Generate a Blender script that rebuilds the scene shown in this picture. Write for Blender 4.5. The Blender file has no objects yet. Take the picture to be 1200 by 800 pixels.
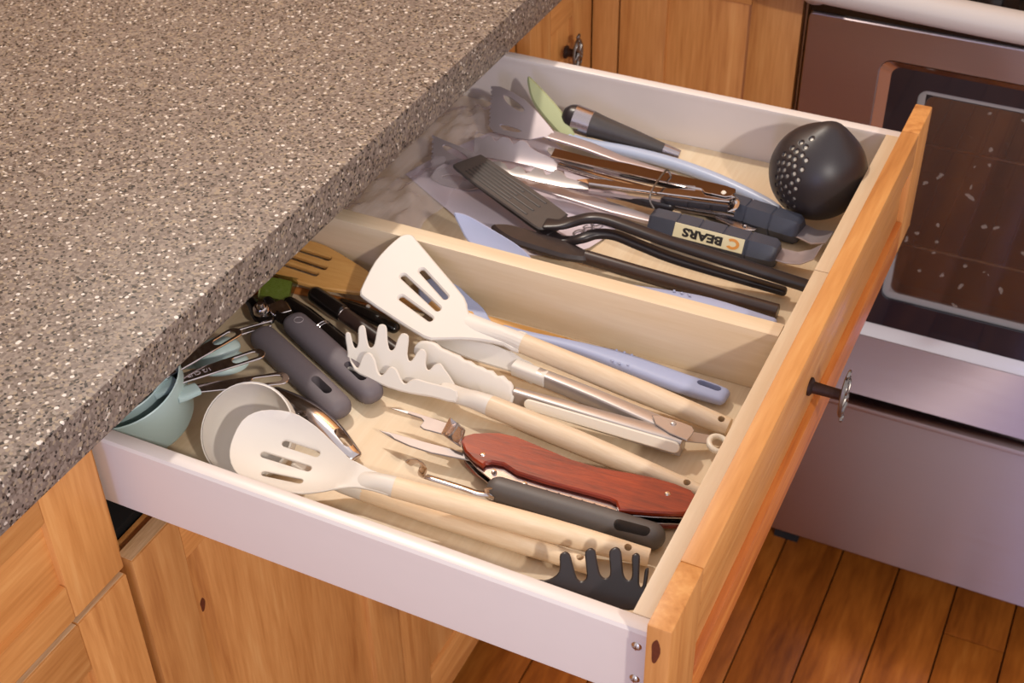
import bpy, bmesh, math, random
from mathutils import Matrix, Vector, noise
from mathutils.geometry import delaunay_2d_cdt

SC = bpy.context.scene
COL = SC.collection
random.seed(7)
R = math.radians

# ---------------------------------------------------------------- camera
cam = bpy.data.cameras.new('camera')
cam.sensor_width = 36.0
cam.lens = 48.24
cam.clip_start = 0.02
cam_ob = bpy.data.objects.new('camera', cam)
COL.objects.link(cam_ob)
CR = [(0.900026, 0.435497, -0.017157), (0.25863, -0.565358, -0.78325), (-0.350803, 0.700508, -0.62147)]      # rows: right, down, forward
cam_ob.matrix_world = Matrix(((CR[0][0], -CR[1][0], -CR[2][0], 0.18709),
                              (CR[0][1], -CR[1][1], -CR[2][1], -0.57562),
                              (CR[0][2], -CR[1][2], -CR[2][2], 0.72882),
                              (0, 0, 0, 1)))
SC.camera = cam_ob
cam.dof.use_dof = True
cam.dof.focus_distance = 1.12
cam.dof.aperture_fstop = 14.0

# ---------------------------------------------------------------- world, lamps, exposure
SC.view_settings.view_transform = 'Standard'
SC.view_settings.look = 'None'
SC.view_settings.exposure = 0.08
SC.view_settings.gamma = 1.0
SC.view_settings.use_curve_mapping = False
W = bpy.data.worlds.new('room_air')
SC.world = W
W.use_nodes = True
W.node_tree.nodes['Background'].inputs[0].default_value = (0.88, 0.83, 0.86, 1)
W.node_tree.nodes['Background'].inputs[1].default_value = 0.90


def lamp(name, loc, target, power, color, size):
    l = bpy.data.lights.new(name, 'AREA')
    l.shape = 'DISK'
    l.size = size
    l.energy = power
    l.color = color
    o = bpy.data.objects.new(name, l)
    COL.objects.link(o)
    o.location = loc
    d = Vector(target) - Vector(loc)
    o.rotation_euler = d.to_track_quat('-Z', 'Y').to_euler()
    return o


lamp('ceiling_downlight', (-1.02, 1.00, 1.62), (-0.2, 0.3, -0.05), 19.0, (1.0, 0.90, 0.78), 0.09)
lamp('ceiling_downlight', (1.62, -1.30, 1.50), (-0.1, 0.4, -0.05), 34.0, (1.0, 0.92, 0.84), 0.10)
win = lamp('window_daylight', (0.66, -2.6, 0.40), (0.45, 0.9, -0.4), 16.0, (0.38, 0.45, 1.0), 0.26)
win.data.shape = 'RECTANGLE'
win.data.size_y = 1.5


# ---------------------------------------------------------------- materials
def lin(h):
    h = h.lstrip('#')
    r = [int(h[i:i + 2], 16) / 255 for i in (0, 2, 4)]
    return tuple(c / 12.92 if c <= 0.04045 else ((c + 0.055) / 1.055) ** 2.4 for c in r) + (1.0,)


def new_mat(name):
    m = bpy.data.materials.new(name)
    m.use_nodes = True
    nt = m.node_tree
    return m, nt, nt.nodes['Principled BSDF']


def node(nt, t, **kw):
    n = nt.nodes.new(t)
    for k, v in kw.items():
        setattr(n, k, v)
    return n


def plain(name, col, rough=0.5, metal=0.0, spec=0.5, var=0.06, scale=60.0, bump=0.0, trans=0.0, coat=0.0, sss=0.0):
    m, nt, b = new_mat(name)
    tc = node(nt, 'ShaderNodeTexCoord')
    nz = node(nt, 'ShaderNodeTexNoise')
    nz.inputs['Scale'].default_value = scale
    nz.inputs['Detail'].default_value = 4
    nt.links.new(tc.outputs['Object'], nz.inputs['Vector'])
    mx = node(nt, 'ShaderNodeMix', data_type='RGBA')
    c = lin(col)
    mx.inputs['A'].default_value = tuple(x * (1 - var) for x in c[:3]) + (1,)
    mx.inputs['B'].default_value = tuple(min(1, x * (1 + var)) for x in c[:3]) + (1,)
    nt.links.new(nz.outputs['Fac'], mx.inputs['Factor'])
    nt.links.new(mx.outputs['Result'], b.inputs['Base Color'])
    b.inputs['Roughness'].default_value = rough
    b.inputs['Metallic'].default_value = metal
    b.inputs['Specular IOR Level'].default_value = spec
    b.inputs['Transmission Weight'].default_value = trans
    b.inputs['Coat Weight'].default_value = coat
    if bump:
        bp = node(nt, 'ShaderNodeBump')
        bp.inputs['Strength'].default_value = bump
        bp.inputs['Distance'].default_value = 0.001
        nt.links.new(nz.outputs['Fac'], bp.inputs['Height'])
        nt.links.new(bp.outputs['Normal'], b.inputs['Normal'])
    return m


def wood(name, cols, axis='Y', scale=1.0, rough=0.48, coat=0.05, stretch=14.0, streak=0.35, knots=False):
    """Grain runs along `axis` of the object's own space; every piece is shifted by its random number."""
    m, nt, b = new_mat(name)
    tc = node(nt, 'ShaderNodeTexCoord')
    oi = node(nt, 'ShaderNodeObjectInfo')
    ad = node(nt, 'ShaderNodeVectorMath', operation='MULTIPLY_ADD')
    cmb = node(nt, 'ShaderNodeCombineXYZ')
    for i in range(3):
        nt.links.new(oi.outputs['Random'], cmb.inputs[i])
    ad.inputs[1].default_value = (7.3, 5.1, 9.7)
    nt.links.new(cmb.outputs[0], ad.inputs[0])
    nt.links.new(tc.outputs['Object'], ad.inputs[2])
    mp = node(nt, 'ShaderNodeMapping')
    s = [stretch * scale] * 3
    s['XYZ'.index(axis)] = scale
    mp.inputs['Scale'].default_value = s
    nt.links.new(ad.outputs[0], mp.inputs['Vector'])
    n1 = node(nt, 'ShaderNodeTexNoise')
    n1.inputs['Scale'].default_value = 2.2
    n1.inputs['Detail'].default_value = 6
    n1.inputs['Roughness'].default_value = 0.55
    n1.inputs['Distortion'].default_value = 0.9
    nt.links.new(mp.outputs[0], n1.inputs['Vector'])
    n2 = node(nt, 'ShaderNodeTexNoise')
    n2.inputs['Scale'].default_value = 14.0
    n2.inputs['Detail'].default_value = 3
    nt.links.new(mp.outputs[0], n2.inputs['Vector'])
    mxf = node(nt, 'ShaderNodeMix', data_type='FLOAT')
    mxf.inputs['Factor'].default_value = streak
    nt.links.new(n1.outputs['Fac'], mxf.inputs['A'])
    nt.links.new(n2.outputs['Fac'], mxf.inputs['B'])
    rp = node(nt, 'ShaderNodeValToRGB')
    els = rp.color_ramp.elements
    els[0].position = 0.30
    els[1].position = 0.70
    els[0].color = lin(cols[0])
    els[1].color = lin(cols[-1])
    for i, c in enumerate(cols[1:-1]):
        e = els.new(0.30 + 0.40 * (i + 1) / (len(cols) - 1))
        e.color = lin(c)
    nt.links.new(mxf.outputs['Result'], rp.inputs['Fac'])
    hs = node(nt, 'ShaderNodeHueSaturation')
    mr = node(nt, 'ShaderNodeMapRange')
    mr.inputs['To Min'].default_value = 0.88
    mr.inputs['To Max'].default_value = 1.10
    nt.links.new(oi.outputs['Random'], mr.inputs['Value'])
    nt.links.new(mr.outputs[0], hs.inputs['Value'])
    nt.links.new(rp.outputs[0], hs.inputs['Color'])
    nt.links.new(hs.outputs[0], b.inputs['Base Color'])
    b.inputs['Roughness'].default_value = rough
    b.inputs['Coat Weight'].default_value = coat
    b.inputs['Coat Roughness'].default_value = 0.3
    bp = node(nt, 'ShaderNodeBump')
    bp.inputs['Strength'].default_value = 0.12
    bp.inputs['Distance'].default_value = 0.0006
    nt.links.new(n2.outputs['Fac'], bp.inputs['Height'])
    nt.links.new(bp.outputs['Normal'], b.inputs['Normal'])
    return m


def speckled_stone(name):
    m, nt, b = new_mat(name)
    tc = node(nt, 'ShaderNodeTexCoord')

    def vor(scale, offs):
        mp = node(nt, 'ShaderNodeMapping')
        mp.inputs['Location'].default_value = offs
        nt.links.new(tc.outputs['Object'], mp.inputs['Vector'])
        v = node(nt, 'ShaderNodeTexVoronoi')
        v.inputs['Scale'].default_value = scale
        nt.links.new(mp.outputs[0], v.inputs['Vector'])
        s = node(nt, 'ShaderNodeSeparateColor')
        nt.links.new(v.outputs['Color'], s.inputs[0])
        return v, s

    v1, s1 = vor(420.0, (0, 0, 0))
    rp = node(nt, 'ShaderNodeValToRGB')
    rp.color_ramp.interpolation = 'CONSTANT'
    stops = [(0.0, '#2e2620'), (0.07, '#5c4e43'), (0.18, '#6f6259'), (0.36, '#7e7066'), (0.52, '#887a6f'),
             (0.66, '#766960'), (0.78, '#958571'), (0.88, '#8f8377'), (0.97, '#c9bfb2')]
    e = rp.color_ramp.elements
    e[0].position, e[0].color = stops[0][0], lin(stops[0][1])
    e[1].position, e[1].color = stops[1][0], lin(stops[1][1])
    for p, c in stops[2:]:
        q = e.new(p)
        q.color = lin(c)
    nt.links.new(s1.outputs[0], rp.inputs['Fac'])
    # larger chips, dark and pale, scattered over the fine grain
    v2, s2 = vor(230.0, (3.1, 1.7, 0.4))
    pale = node(nt, 'ShaderNodeMath', operation='GREATER_THAN')
    pale.inputs[1].default_value = 0.968
    nt.links.new(s2.outputs[0], pale.inputs[0])
    near = node(nt, 'ShaderNodeMath', operation='LESS_THAN')
    near.inputs[1].default_value = 0.42
    nt.links.new(v2.outputs['Distance'], near.inputs[0])
    m1 = node(nt, 'ShaderNodeMath', operation='MULTIPLY')
    nt.links.new(pale.outputs[0], m1.inputs[0])
    nt.links.new(near.outputs[0], m1.inputs[1])
    mx1 = node(nt, 'ShaderNodeMix', data_type='RGBA')
    nt.links.new(m1.outputs[0], mx1.inputs['Factor'])
    nt.links.new(rp.outputs[0], mx1.inputs['A'])
    mx1.inputs['B'].default_value = lin('#d8cfc6')
    v3, s3 = vor(330.0, (8.3, 2.2, 5.4))
    dark = node(nt, 'ShaderNodeMath', operation='GREATER_THAN')
    dark.inputs[1].default_value = 0.90
    nt.links.new(s3.outputs[1], dark.inputs[0])
    n3 = node(nt, 'ShaderNodeMath', operation='LESS_THAN')
    n3.inputs[1].default_value = 0.40
    nt.links.new(v3.outputs['Distance'], n3.inputs[0])
    m2 = node(nt, 'ShaderNodeMath', operation='MULTIPLY')
    nt.links.new(dark.outputs[0], m2.inputs[0])
    nt.links.new(n3.outputs[0], m2.inputs[1])
    mx2 = node(nt, 'ShaderNodeMix', data_type='RGBA')
    nt.links.new(m2.outputs[0], mx2.inputs['Factor'])
    nt.links.new(mx1.outputs['Result'], mx2.inputs['A'])
    mx2.inputs['B'].default_value = lin('#241d1b')
    nt.links.new(mx2.outputs['Result'], b.inputs['Base Color'])
    b.inputs['Roughness'].default_value = 0.45
    b.inputs['Specular IOR Level'].default_value = 0.3
    return m


def brushed(name, col, rough=0.3, axis='X', aniso=0.0):
    m, nt, b = new_mat(name)
    tc = node(nt, 'ShaderNodeTexCoord')
    mp = node(nt, 'ShaderNodeMapping')
    s = [600.0, 600.0, 600.0]
    s['XYZ'.index(axis)] = 8.0
    mp.inputs['Scale'].default_value = s
    nt.links.new(tc.outputs['Object'], mp.inputs['Vector'])
    nz = node(nt, 'ShaderNodeTexNoise')
    nz.inputs['Scale'].default_value = 1.0
    nz.inputs['Detail'].default_value = 3
    nt.links.new(mp.outputs[0], nz.inputs['Vector'])
    mr = node(nt, 'ShaderNodeMapRange')
    mr.inputs['To Min'].default_value = rough - 0.08
    mr.inputs['To Max'].default_value = rough + 0.08
    nt.links.new(nz.outputs['Fac'], mr.inputs['Value'])
    nt.links.new(mr.outputs[0], b.inputs['Roughness'])
    b.inputs['Base Color'].default_value = lin(col)
    b.inputs['Metallic'].default_value = 1.0
    if aniso:
        b.inputs['Anisotropic'].default_value = aniso
        b.inputs['Anisotropic Rotation'].default_value = 0.25
        tg = node(nt, 'ShaderNodeTangent', direction_type='RADIAL', axis='Z')
        nt.links.new(tg.outputs[0], b.inputs['Tangent'])
    return m


CH = ['#a96b33', '#be8043', '#cc8f50', '#d69f60']
M = dict(
    stone=speckled_stone('speckled_quartz'),
    cab_y=wood('cabinet_wood_along', CH, 'Y', 1.3),
    cab_z=wood('cabinet_wood_upright', CH, 'Z', 1.3),
    cab_x=wood('cabinet_wood_across', CH, 'X', 1.3),
    cab_red=wood('cabinet_wood_reddish', ['#9a4f1e', '#b96a2c', '#cc8440'], 'Y', 1.3),
    cab_bright=wood('cabinet_wood_brightened', ['#d89c5c', '#e2aa6a', '#eab878'], 'Z', 1.3),  # lighter copy of the cabinet wood, standing in for stronger light on it
    maple_x=wood('pale_maple_along', ['#dac19c', '#e0c9a8', '#e7d3b4'], 'X', 1.6, 0.45, 0.1),
    maple_y=wood('pale_maple_across', ['#dac19c', '#e0c9a8', '#e8d5b6'], 'Y', 1.6, 0.45, 0.1),
    floor=wood('floor_wood', ['#6a3410', '#8a4a18', '#a35c20', '#b56e2c'], 'Y', 1.2, 0.30, 0.3, 7.0),
    handle=wood('beech_handle', ['#d8bd9a', '#e0c8a8', '#e8d4b8'], 'X', 5.0, 0.45, 0.1, 9.0),
    bamboo=wood('bamboo', ['#c08845', '#cd9854', '#d6a562'], 'X', 4.0, 0.5, 0.0, 9.0),
    orange=wood('cherry_spoon_wood', ['#9a5a26', '#b06a30', '#bd7a3c'], 'X', 4.0, 0.5, 0.0, 9.0),
    redwood=wood('red_stained_wood', ['#5e1804', '#842808', '#9c380c'], 'X', 7.0, 0.35, 0.15, 9.0),
    white=plain('white_powder_coat', '#dcd2cc', 0.32, var=0.015),
    cream=plain('cream_silicone', '#d7cfc4', 0.48, var=0.015),
    creamy=plain('cream_plastic', '#e6ddcb', 0.35, var=0.015),
    lilac=plain('lilac_silicone', '#9fa6c4', 0.45, var=0.02),
    sky=plain('pale_blue_plastic', '#a9b4cc', 0.32, var=0.02),
    green=plain('pale_green_silicone', '#a9ae82', 0.5, var=0.03),
    lime=plain('lime_plastic', '#cdd77e', 0.4, var=0.1),
    teal=plain('teal_plastic', '#b0c5c2', 0.38, var=0.02),
    grip=plain('grey_rubber', '#6a6266', 0.62, var=0.05, scale=220, bump=0.05),
    dgrip=plain('dark_grey_rubber', '#57514e', 0.5, var=0.06, scale=150, bump=0.05),
    black=plain('black_nylon', '#2a2426', 0.33, var=0.08),
    gblack=plain('gloss_black_plastic', '#16110f', 0.2, var=0.05),
    ribbed=plain('worn_black_nylon', '#433d3b', 0.45, var=0.15, scale=180, bump=0.1),
    bristle=plain('dark_silicone', '#2e2322', 0.4, var=0.35, scale=120, bump=0.2),
    brown=plain('dark_brown_plastic', '#3a2a24', 0.33, var=0.08),
    ladle=plain('matt_black_plastic', '#2c2628', 0.42, var=0.08),
    navy=plain('navy_rubber', '#3c3f4b', 0.45, var=0.12, scale=90),
    label=plain('cream_label', '#d6cba6', 0.4, var=0.02),
    orange_ink=plain('orange_ink', '#d08a3c', 0.5, var=0.02),
    black_ink=plain('black_ink', '#1d1714', 0.5, var=0.02),
    grey_ink=plain('grey_ink', '#5d5459', 0.6, var=0.02),
    white_ink=plain('pale_ink', '#b9aeb0', 0.5, var=0.02),
    chrome=plain('polished_steel', '#cfc6c4', 0.12, 1.0, var=0.02),
    steel=brushed('brushed_steel', '#b5abab', 0.26, 'X'),
    dsteel=brushed('dull_steel', '#bdb3b4', 0.40, 'X'),
    head_steel=plain('dull_tool_steel', '#b5a9ab', 0.38, 0.62, var=0.08, scale=40),
    tongs_steel=plain('satin_tongs_steel', '#b3aaa5', 0.28, 0.6, var=0.04, scale=80),
    blade_steel=plain('blade_steel', '#9b9392', 0.42, 0.8, var=0.08, scale=80),
    range_steel=brushed('stainless_front', '#b6a7a7', 0.44, 'X', 0.95),
    pewter=plain('antique_pewter', '#8b8580', 0.35, 1.0, var=0.3, scale=300),
    bronze=plain('dark_bronze', '#3c2b26', 0.45, 0.6, var=0.3, scale=200),
    enamel=plain('silver_handle_enamel', '#b9b0aa', 0.35, var=0.01, coat=0.2),
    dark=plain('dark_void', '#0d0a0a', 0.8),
    bezel=plain('black_glass', '#15151f', 0.08, var=0.01, coat=0.5),
    liner=plain('grey_window_liner', '#8d8a88', 0.4, var=0.03),
    cavity=plain('oven_cavity_enamel', '#a8744c', 0.4, var=0.25, scale=14),
    paper=plain('white_paper', '#d4c6cf', 0.7, var=0.02),
    wall=plain('tan_wall_paint', '#b08a62', 0.8, var=0.02),
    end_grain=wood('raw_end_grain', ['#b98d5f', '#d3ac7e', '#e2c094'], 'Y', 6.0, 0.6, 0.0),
    knot=plain('dark_knot', '#5e2a12', 0.5, var=0.4, scale=300),
    seam=plain('dark_seam', '#2a150a', 0.8),
)


def glassy(name, col, rough=0.02, alpha=0.25, ior=1.5):
    m, nt, b = new_mat(name)
    out = nt.nodes['Material Output']
    tr = node(nt, 'ShaderNodeBsdfTransparent')
    tr.inputs[0].default_value = lin(col)
    gl = node(nt, 'ShaderNodeBsdfGlossy')
    gl.inputs['Roughness'].default_value = rough
    fr = node(nt, 'ShaderNodeFresnel')
    fr.inputs['IOR'].default_value = ior
    ad = node(nt, 'ShaderNodeMath', operation='ADD')
    ad.inputs[1].default_value = alpha
    ad.use_clamp = True
    nt.links.new(fr.outputs[0], ad.inputs[0])
    mx = node(nt, 'ShaderNodeMixShader')
    nt.links.new(ad.outputs[0], mx.inputs[0])
    nt.links.new(tr.outputs[0], mx.inputs[1])
    nt.links.new(gl.outputs[0], mx.inputs[2])
    nt.links.new(mx.outputs[0], out.inputs['Surface'])
    return m


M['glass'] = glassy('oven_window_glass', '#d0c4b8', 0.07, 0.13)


def glare_flecks(m):
    """Glare on grease spots, painted into the pane as scattered pale opaque flecks."""
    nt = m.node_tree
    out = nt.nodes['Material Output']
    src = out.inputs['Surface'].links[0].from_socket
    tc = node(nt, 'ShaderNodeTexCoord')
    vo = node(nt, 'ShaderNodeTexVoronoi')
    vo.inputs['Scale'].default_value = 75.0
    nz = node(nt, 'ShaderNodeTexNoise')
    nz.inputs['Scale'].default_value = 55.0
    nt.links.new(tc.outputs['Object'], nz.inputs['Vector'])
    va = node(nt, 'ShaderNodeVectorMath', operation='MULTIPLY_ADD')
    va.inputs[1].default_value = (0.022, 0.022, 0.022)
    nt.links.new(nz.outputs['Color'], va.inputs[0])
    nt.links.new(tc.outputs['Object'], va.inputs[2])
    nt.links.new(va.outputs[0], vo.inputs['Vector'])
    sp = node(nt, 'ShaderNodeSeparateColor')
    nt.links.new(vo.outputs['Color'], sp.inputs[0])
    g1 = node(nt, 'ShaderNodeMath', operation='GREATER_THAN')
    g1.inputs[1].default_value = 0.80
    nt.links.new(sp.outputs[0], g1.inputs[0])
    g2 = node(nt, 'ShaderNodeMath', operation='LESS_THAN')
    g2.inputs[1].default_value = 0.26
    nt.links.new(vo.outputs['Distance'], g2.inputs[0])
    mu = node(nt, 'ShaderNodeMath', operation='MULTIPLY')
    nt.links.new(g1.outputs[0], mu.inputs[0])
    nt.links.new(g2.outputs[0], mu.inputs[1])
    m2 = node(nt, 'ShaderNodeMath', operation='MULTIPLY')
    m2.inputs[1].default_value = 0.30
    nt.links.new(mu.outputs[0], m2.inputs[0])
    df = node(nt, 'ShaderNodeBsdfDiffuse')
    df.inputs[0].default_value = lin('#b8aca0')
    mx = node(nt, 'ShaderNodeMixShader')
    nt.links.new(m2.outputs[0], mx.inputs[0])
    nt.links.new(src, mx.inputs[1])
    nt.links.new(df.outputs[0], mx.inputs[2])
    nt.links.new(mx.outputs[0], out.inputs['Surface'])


glare_flecks(M['glass'])  # glints painted on the oven window


def film(name):
    m, nt, b = new_mat(name)
    out = nt.nodes['Material Output']
    tr = node(nt, 'ShaderNodeBsdfTransparent')
    tr.inputs[0].default_value = lin('#faf7fa')
    b.inputs['Base Color'].default_value = lin('#e4dfe4')
    b.inputs['Roughness'].default_value = 0.07
    b.inputs['Specular IOR Level'].default_value = 0.9
    mx = node(nt, 'ShaderNodeMixShader')
    mx.inputs[0].default_value = 0.24
    nt.links.new(tr.outputs[0], mx.inputs[1])
    nt.links.new(b.outputs[0], mx.inputs[2])
    nt.links.new(mx.outputs[0], out.inputs['Surface'])
    return m


M['film'] = film('clear_plastic_film')
M['clear'] = glassy('clear_plastic', '#d8dccc', 0.05, 0.05)


# ---------------------------------------------------------------- geometry helpers
WM = {}


def MF(fr):
    o, u, n = (Vector(q) for q in fr)
    v = n.cross(u)
    return Matrix(((u.x, v.x, n.x, o.x), (u.y, v.y, n.y, o.y), (u.z, v.z, n.z, o.z), (0, 0, 0, 1)))


def T(x, y, z):
    return Matrix.Translation((x, y, z))


I4 = Matrix.Identity(4)


def link(o, parent, Mx):
    COL.objects.link(o)
    if parent is not None:
        o.parent = parent
        o.matrix_basis = WM[parent.name].inverted() @ Mx
    else:
        o.matrix_world = Mx
    WM[o.name] = Mx.copy()
    return o


def tag(o, label=None, cat=None, group=None, kind=None):
    for k, v in (('label', label), ('category', cat), ('group', group), ('kind', kind)):
        if v:
            o[k] = v
    return o


def thing(name, label, cat, loc, group=None):
    o = bpy.data.objects.new(name, None)
    o.empty_display_size = 0.02
    link(o, None, T(*loc))
    return tag(o, label, cat, group)


def obj(name, geos, mat, Mx=None, parent=None, ang=38, centre=False):
    """One mesh object out of a list of (vertices, faces)."""
    if isinstance(geos, tuple):
        geos = [geos]
    vs, fs = [], []
    for v, f in geos:
        k = len(vs)
        vs += [tuple(p) for p in v]
        fs += [tuple(i + k for i in q) for q in f]
    Mx = Mx or I4
    if centre:
        c = Vector([(min(p[i] for p in vs) + max(p[i] for p in vs)) / 2 for i in range(3)])
        vs = [tuple(Vector(p) - c) for p in vs]
        Mx = Mx @ Matrix.Translation(c)
    me = bpy.data.meshes.new(name)
    me.from_pydata(vs, [], fs)
    bm = bmesh.new()
    bm.from_mesh(me)
    bmesh.ops.recalc_face_normals(bm, faces=bm.faces)
    bm.to_mesh(me)
    bm.free()
    me.polygons.foreach_set('use_smooth', [True] * len(me.polygons))
    me.set_sharp_from_angle(angle=R(ang))
    me.materials.append(M[mat] if isinstance(mat, str) else mat)
    o = bpy.data.objects.new(name, me)
    return link(o, parent, Mx)


def catmull(pts, n, closed=False):
    """Smooth a list of tuples of any length; n steps per span."""
    if n <= 1:
        return [tuple(p) for p in pts]
    k = len(pts)
    out = []
    last = k if closed else k - 1
    for i in range(last):
        def g(j):
            return pts[j % k] if closed else pts[max(0, min(k - 1, j))]
        p0, p1, p2, p3 = g(i - 1), g(i), g(i + 1), g(i + 2)
        for s in range(n):
            t = s / n
            out.append(tuple(0.5 * (2 * b + (c - a) * t + (2 * a - 5 * b + 4 * c - d) * t * t
                                    + (3 * b - a - 3 * c + d) * t ** 3)
                             for a, b, c, d in zip(p0, p1, p2, p3)))
    if not closed:
        out.append(tuple(pts[-1]))
    return out


def sweep(pts, radii, up=(0, 0, 1), seg=16, ex=2.0, caps='round', sub=1, closed=False):
    """Tube along pts; radii are numbers or (half width, half height)."""
    rr = [(r, r) if not isinstance(r, tuple) else r for r in (radii if isinstance(radii, list) else [radii] * len(pts))]
    q = catmull([tuple(p) + r for p, r in zip(pts, rr)], sub, closed)
    P = [Vector(a[:3]) for a in q]
    rad = [(a[3], a[4]) for a in q]
    n = len(P)
    up = Vector(up)
    rings = []
    def ring(c, s, m, rw, rh):
        o = []
        for i in range(seg):
            a = 2 * math.pi * i / seg
            ca, sa = math.cos(a), math.sin(a)
            x = math.copysign(abs(ca) ** (2 / ex), ca) * rw
            y = math.copysign(abs(sa) ** (2 / ex), sa) * rh
            o.append(c + s * x + m * y)
        return o
    fr = []
    for i in range(n):
        if closed:
            t = P[(i + 1) % n] - P[i - 1]
        else:
            t = P[min(i + 1, n - 1)] - P[max(i - 1, 0)]
        t.normalize()
        s = up.cross(t)
        if s.length < 1e-4:
            s = Vector((1, 0, 0)).cross(t)
        s.normalize()
        fr.append((t, s, t.cross(s)))
    def cap(i, sgn):
        t, s, m = fr[i]
        rw, rh = rad[i]
        r = min(rw, rh)
        o = []
        steps = (0.35, 0.65, 0.88, 0.985) if caps == 'round' else (0.12,)
        for k in steps:
            if caps == 'round':
                d = r * k
                f = math.sqrt(1 - k * k)
                o.append(ring(P[i] + t * sgn * d, s, m, rw - r + r * f, rh - r + r * f))
            else:
                o.append(ring(P[i] + t * sgn * r * 0.06, s, m, rw * 0.93, rh * 0.93))
        return o
    if not closed and caps:
        rings += cap(0, -1)[::-1]
    for i in range(n):
        t, s, m = fr[i]
        rings.append(ring(P[i], s, m, *rad[i]))
    if not closed and caps:
        rings += cap(n - 1, 1)
    vs = [v for r_ in rings for v in r_]
    fs = []
    k = len(rings)
    for i in range(k if closed else k - 1):
        a, b = i * seg, ((i + 1) % k) * seg
        for j in range(seg):
            j2 = (j + 1) % seg
            fs.append((a + j, a + j2, b + j2, b + j))
    if not closed and caps:
        fs.append(tuple(range(seg - 1, -1, -1)))
        fs.append(tuple((k - 1) * seg + j for j in range(seg)))
    return vs, fs


def box(lo, hi, b=0.0012):
    """Box with a small chamfer."""
    lo, hi = Vector(lo), Vector(hi)
    b = min(b, *(0.3 * (hi[i] - lo[i]) for i in range(3)))
    bm = bmesh.new()
    bmesh.ops.create_cube(bm, size=1.0)
    for v in bm.verts:
        v.co = Vector([lo[i] + (v.co[i] + 0.5) * (hi[i] - lo[i]) for i in range(3)])
    if b > 0:
        bmesh.ops.bevel(bm, geom=bm.edges[:], offset=b, segments=2, profile=0.6, affect='EDGES')
    bm.verts.index_update()
    g = ([tuple(v.co) for v in bm.verts], [tuple(v.index for v in f.verts) for f in bm.faces])
    bm.free()
    return g


def lathe(prof, seg=24, close=True):
    """prof: (r, h) pairs revolved about local z."""
    vs, fs = [], []
    for r, h in prof:
        for j in range(seg):
            a = 2 * math.pi * j / seg
            vs.append((max(r, 1e-5) * math.cos(a), max(r, 1e-5) * math.sin(a), h))
    for i in range(len(prof) - 1):
        for j in range(seg):
            j2 = (j + 1) % seg
            fs.append((i * seg + j, i * seg + j2, (i + 1) * seg + j2, (i + 1) * seg + j))
    return vs, fs


def xf(g, Mx):
    return [tuple(Mx @ Vector(p)) for p in g[0]], g[1]


def inside(p, poly):
    x, y = p
    c = False
    j = len(poly) - 1
    for i in range(len(poly)):
        xi, yi = poly[i][:2]
        xj, yj = poly[j][:2]
        if (yi > y) != (yj > y) and x < (xj - xi) * (y - yi) / (yj - yi) + xi:
            c = not c
        j = i
    return c


def dist_poly(p, poly):
    best = 1e9
    px, py = p
    for i in range(len(poly)):
        ax, ay = poly[i - 1][:2]
        bx, by = poly[i][:2]
        dx, dy = bx - ax, by - ay
        L = dx * dx + dy * dy
        t = 0 if L == 0 else max(0, min(1, ((px - ax) * dx + (py - ay) * dy) / L))
        d = math.hypot(px - ax - t * dx, py - ay - t * dy)
        best = min(best, d)
    return best


def area(poly):
    return 0.5 * sum(poly[i - 1][0] * poly[i][1] - poly[i][0] * poly[i - 1][1] for i in range(len(poly)))


def inset(poly, d):
    """Move every point of a loop to its left (into a counter-clockwise loop)."""
    out = []
    n = len(poly)
    for i in range(n):
        a, b, c = Vector(poly[i - 1]), Vector(poly[i]), Vector(poly[(i + 1) % n])
        e1, e2 = (b - a), (c - b)
        if e1.length < 1e-9 or e2.length < 1e-9:
            out.append(tuple(b))
            continue
        e1.normalize()
        e2.normalize()
        n1, n2 = Vector((-e1.y, e1.x)), Vector((-e2.y, e2.x))
        m = n1 + n2
        if m.length < 1e-4:
            out.append(tuple(b))
            continue
        m.normalize()
        out.append(tuple(b + m * d / max(0.5, m.dot(n1))))
    return out


def rslot(a, b, w, n=5):
    """Round-ended slot from a to b, half width w."""
    a, b = Vector(a), Vector(b)
    an = math.atan2(b.y - a.y, b.x - a.x)
    o = []
    for k in range(n + 1):
        t = an - math.pi / 2 + math.pi * k / n
        o.append((b.x + w * math.cos(t), b.y + w * math.sin(t)))
    for k in range(n + 1):
        t = an + math.pi / 2 + math.pi * k / n
        o.append((a.x + w * math.cos(t), a.y + w * math.sin(t)))
    return o


def circ(c, r, n=12, ry=None):
    ry = ry or r
    return [(c[0] + r * math.cos(2 * math.pi * k / n), c[1] + ry * math.sin(2 * math.pi * k / n)) for k in range(n)]


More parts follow.
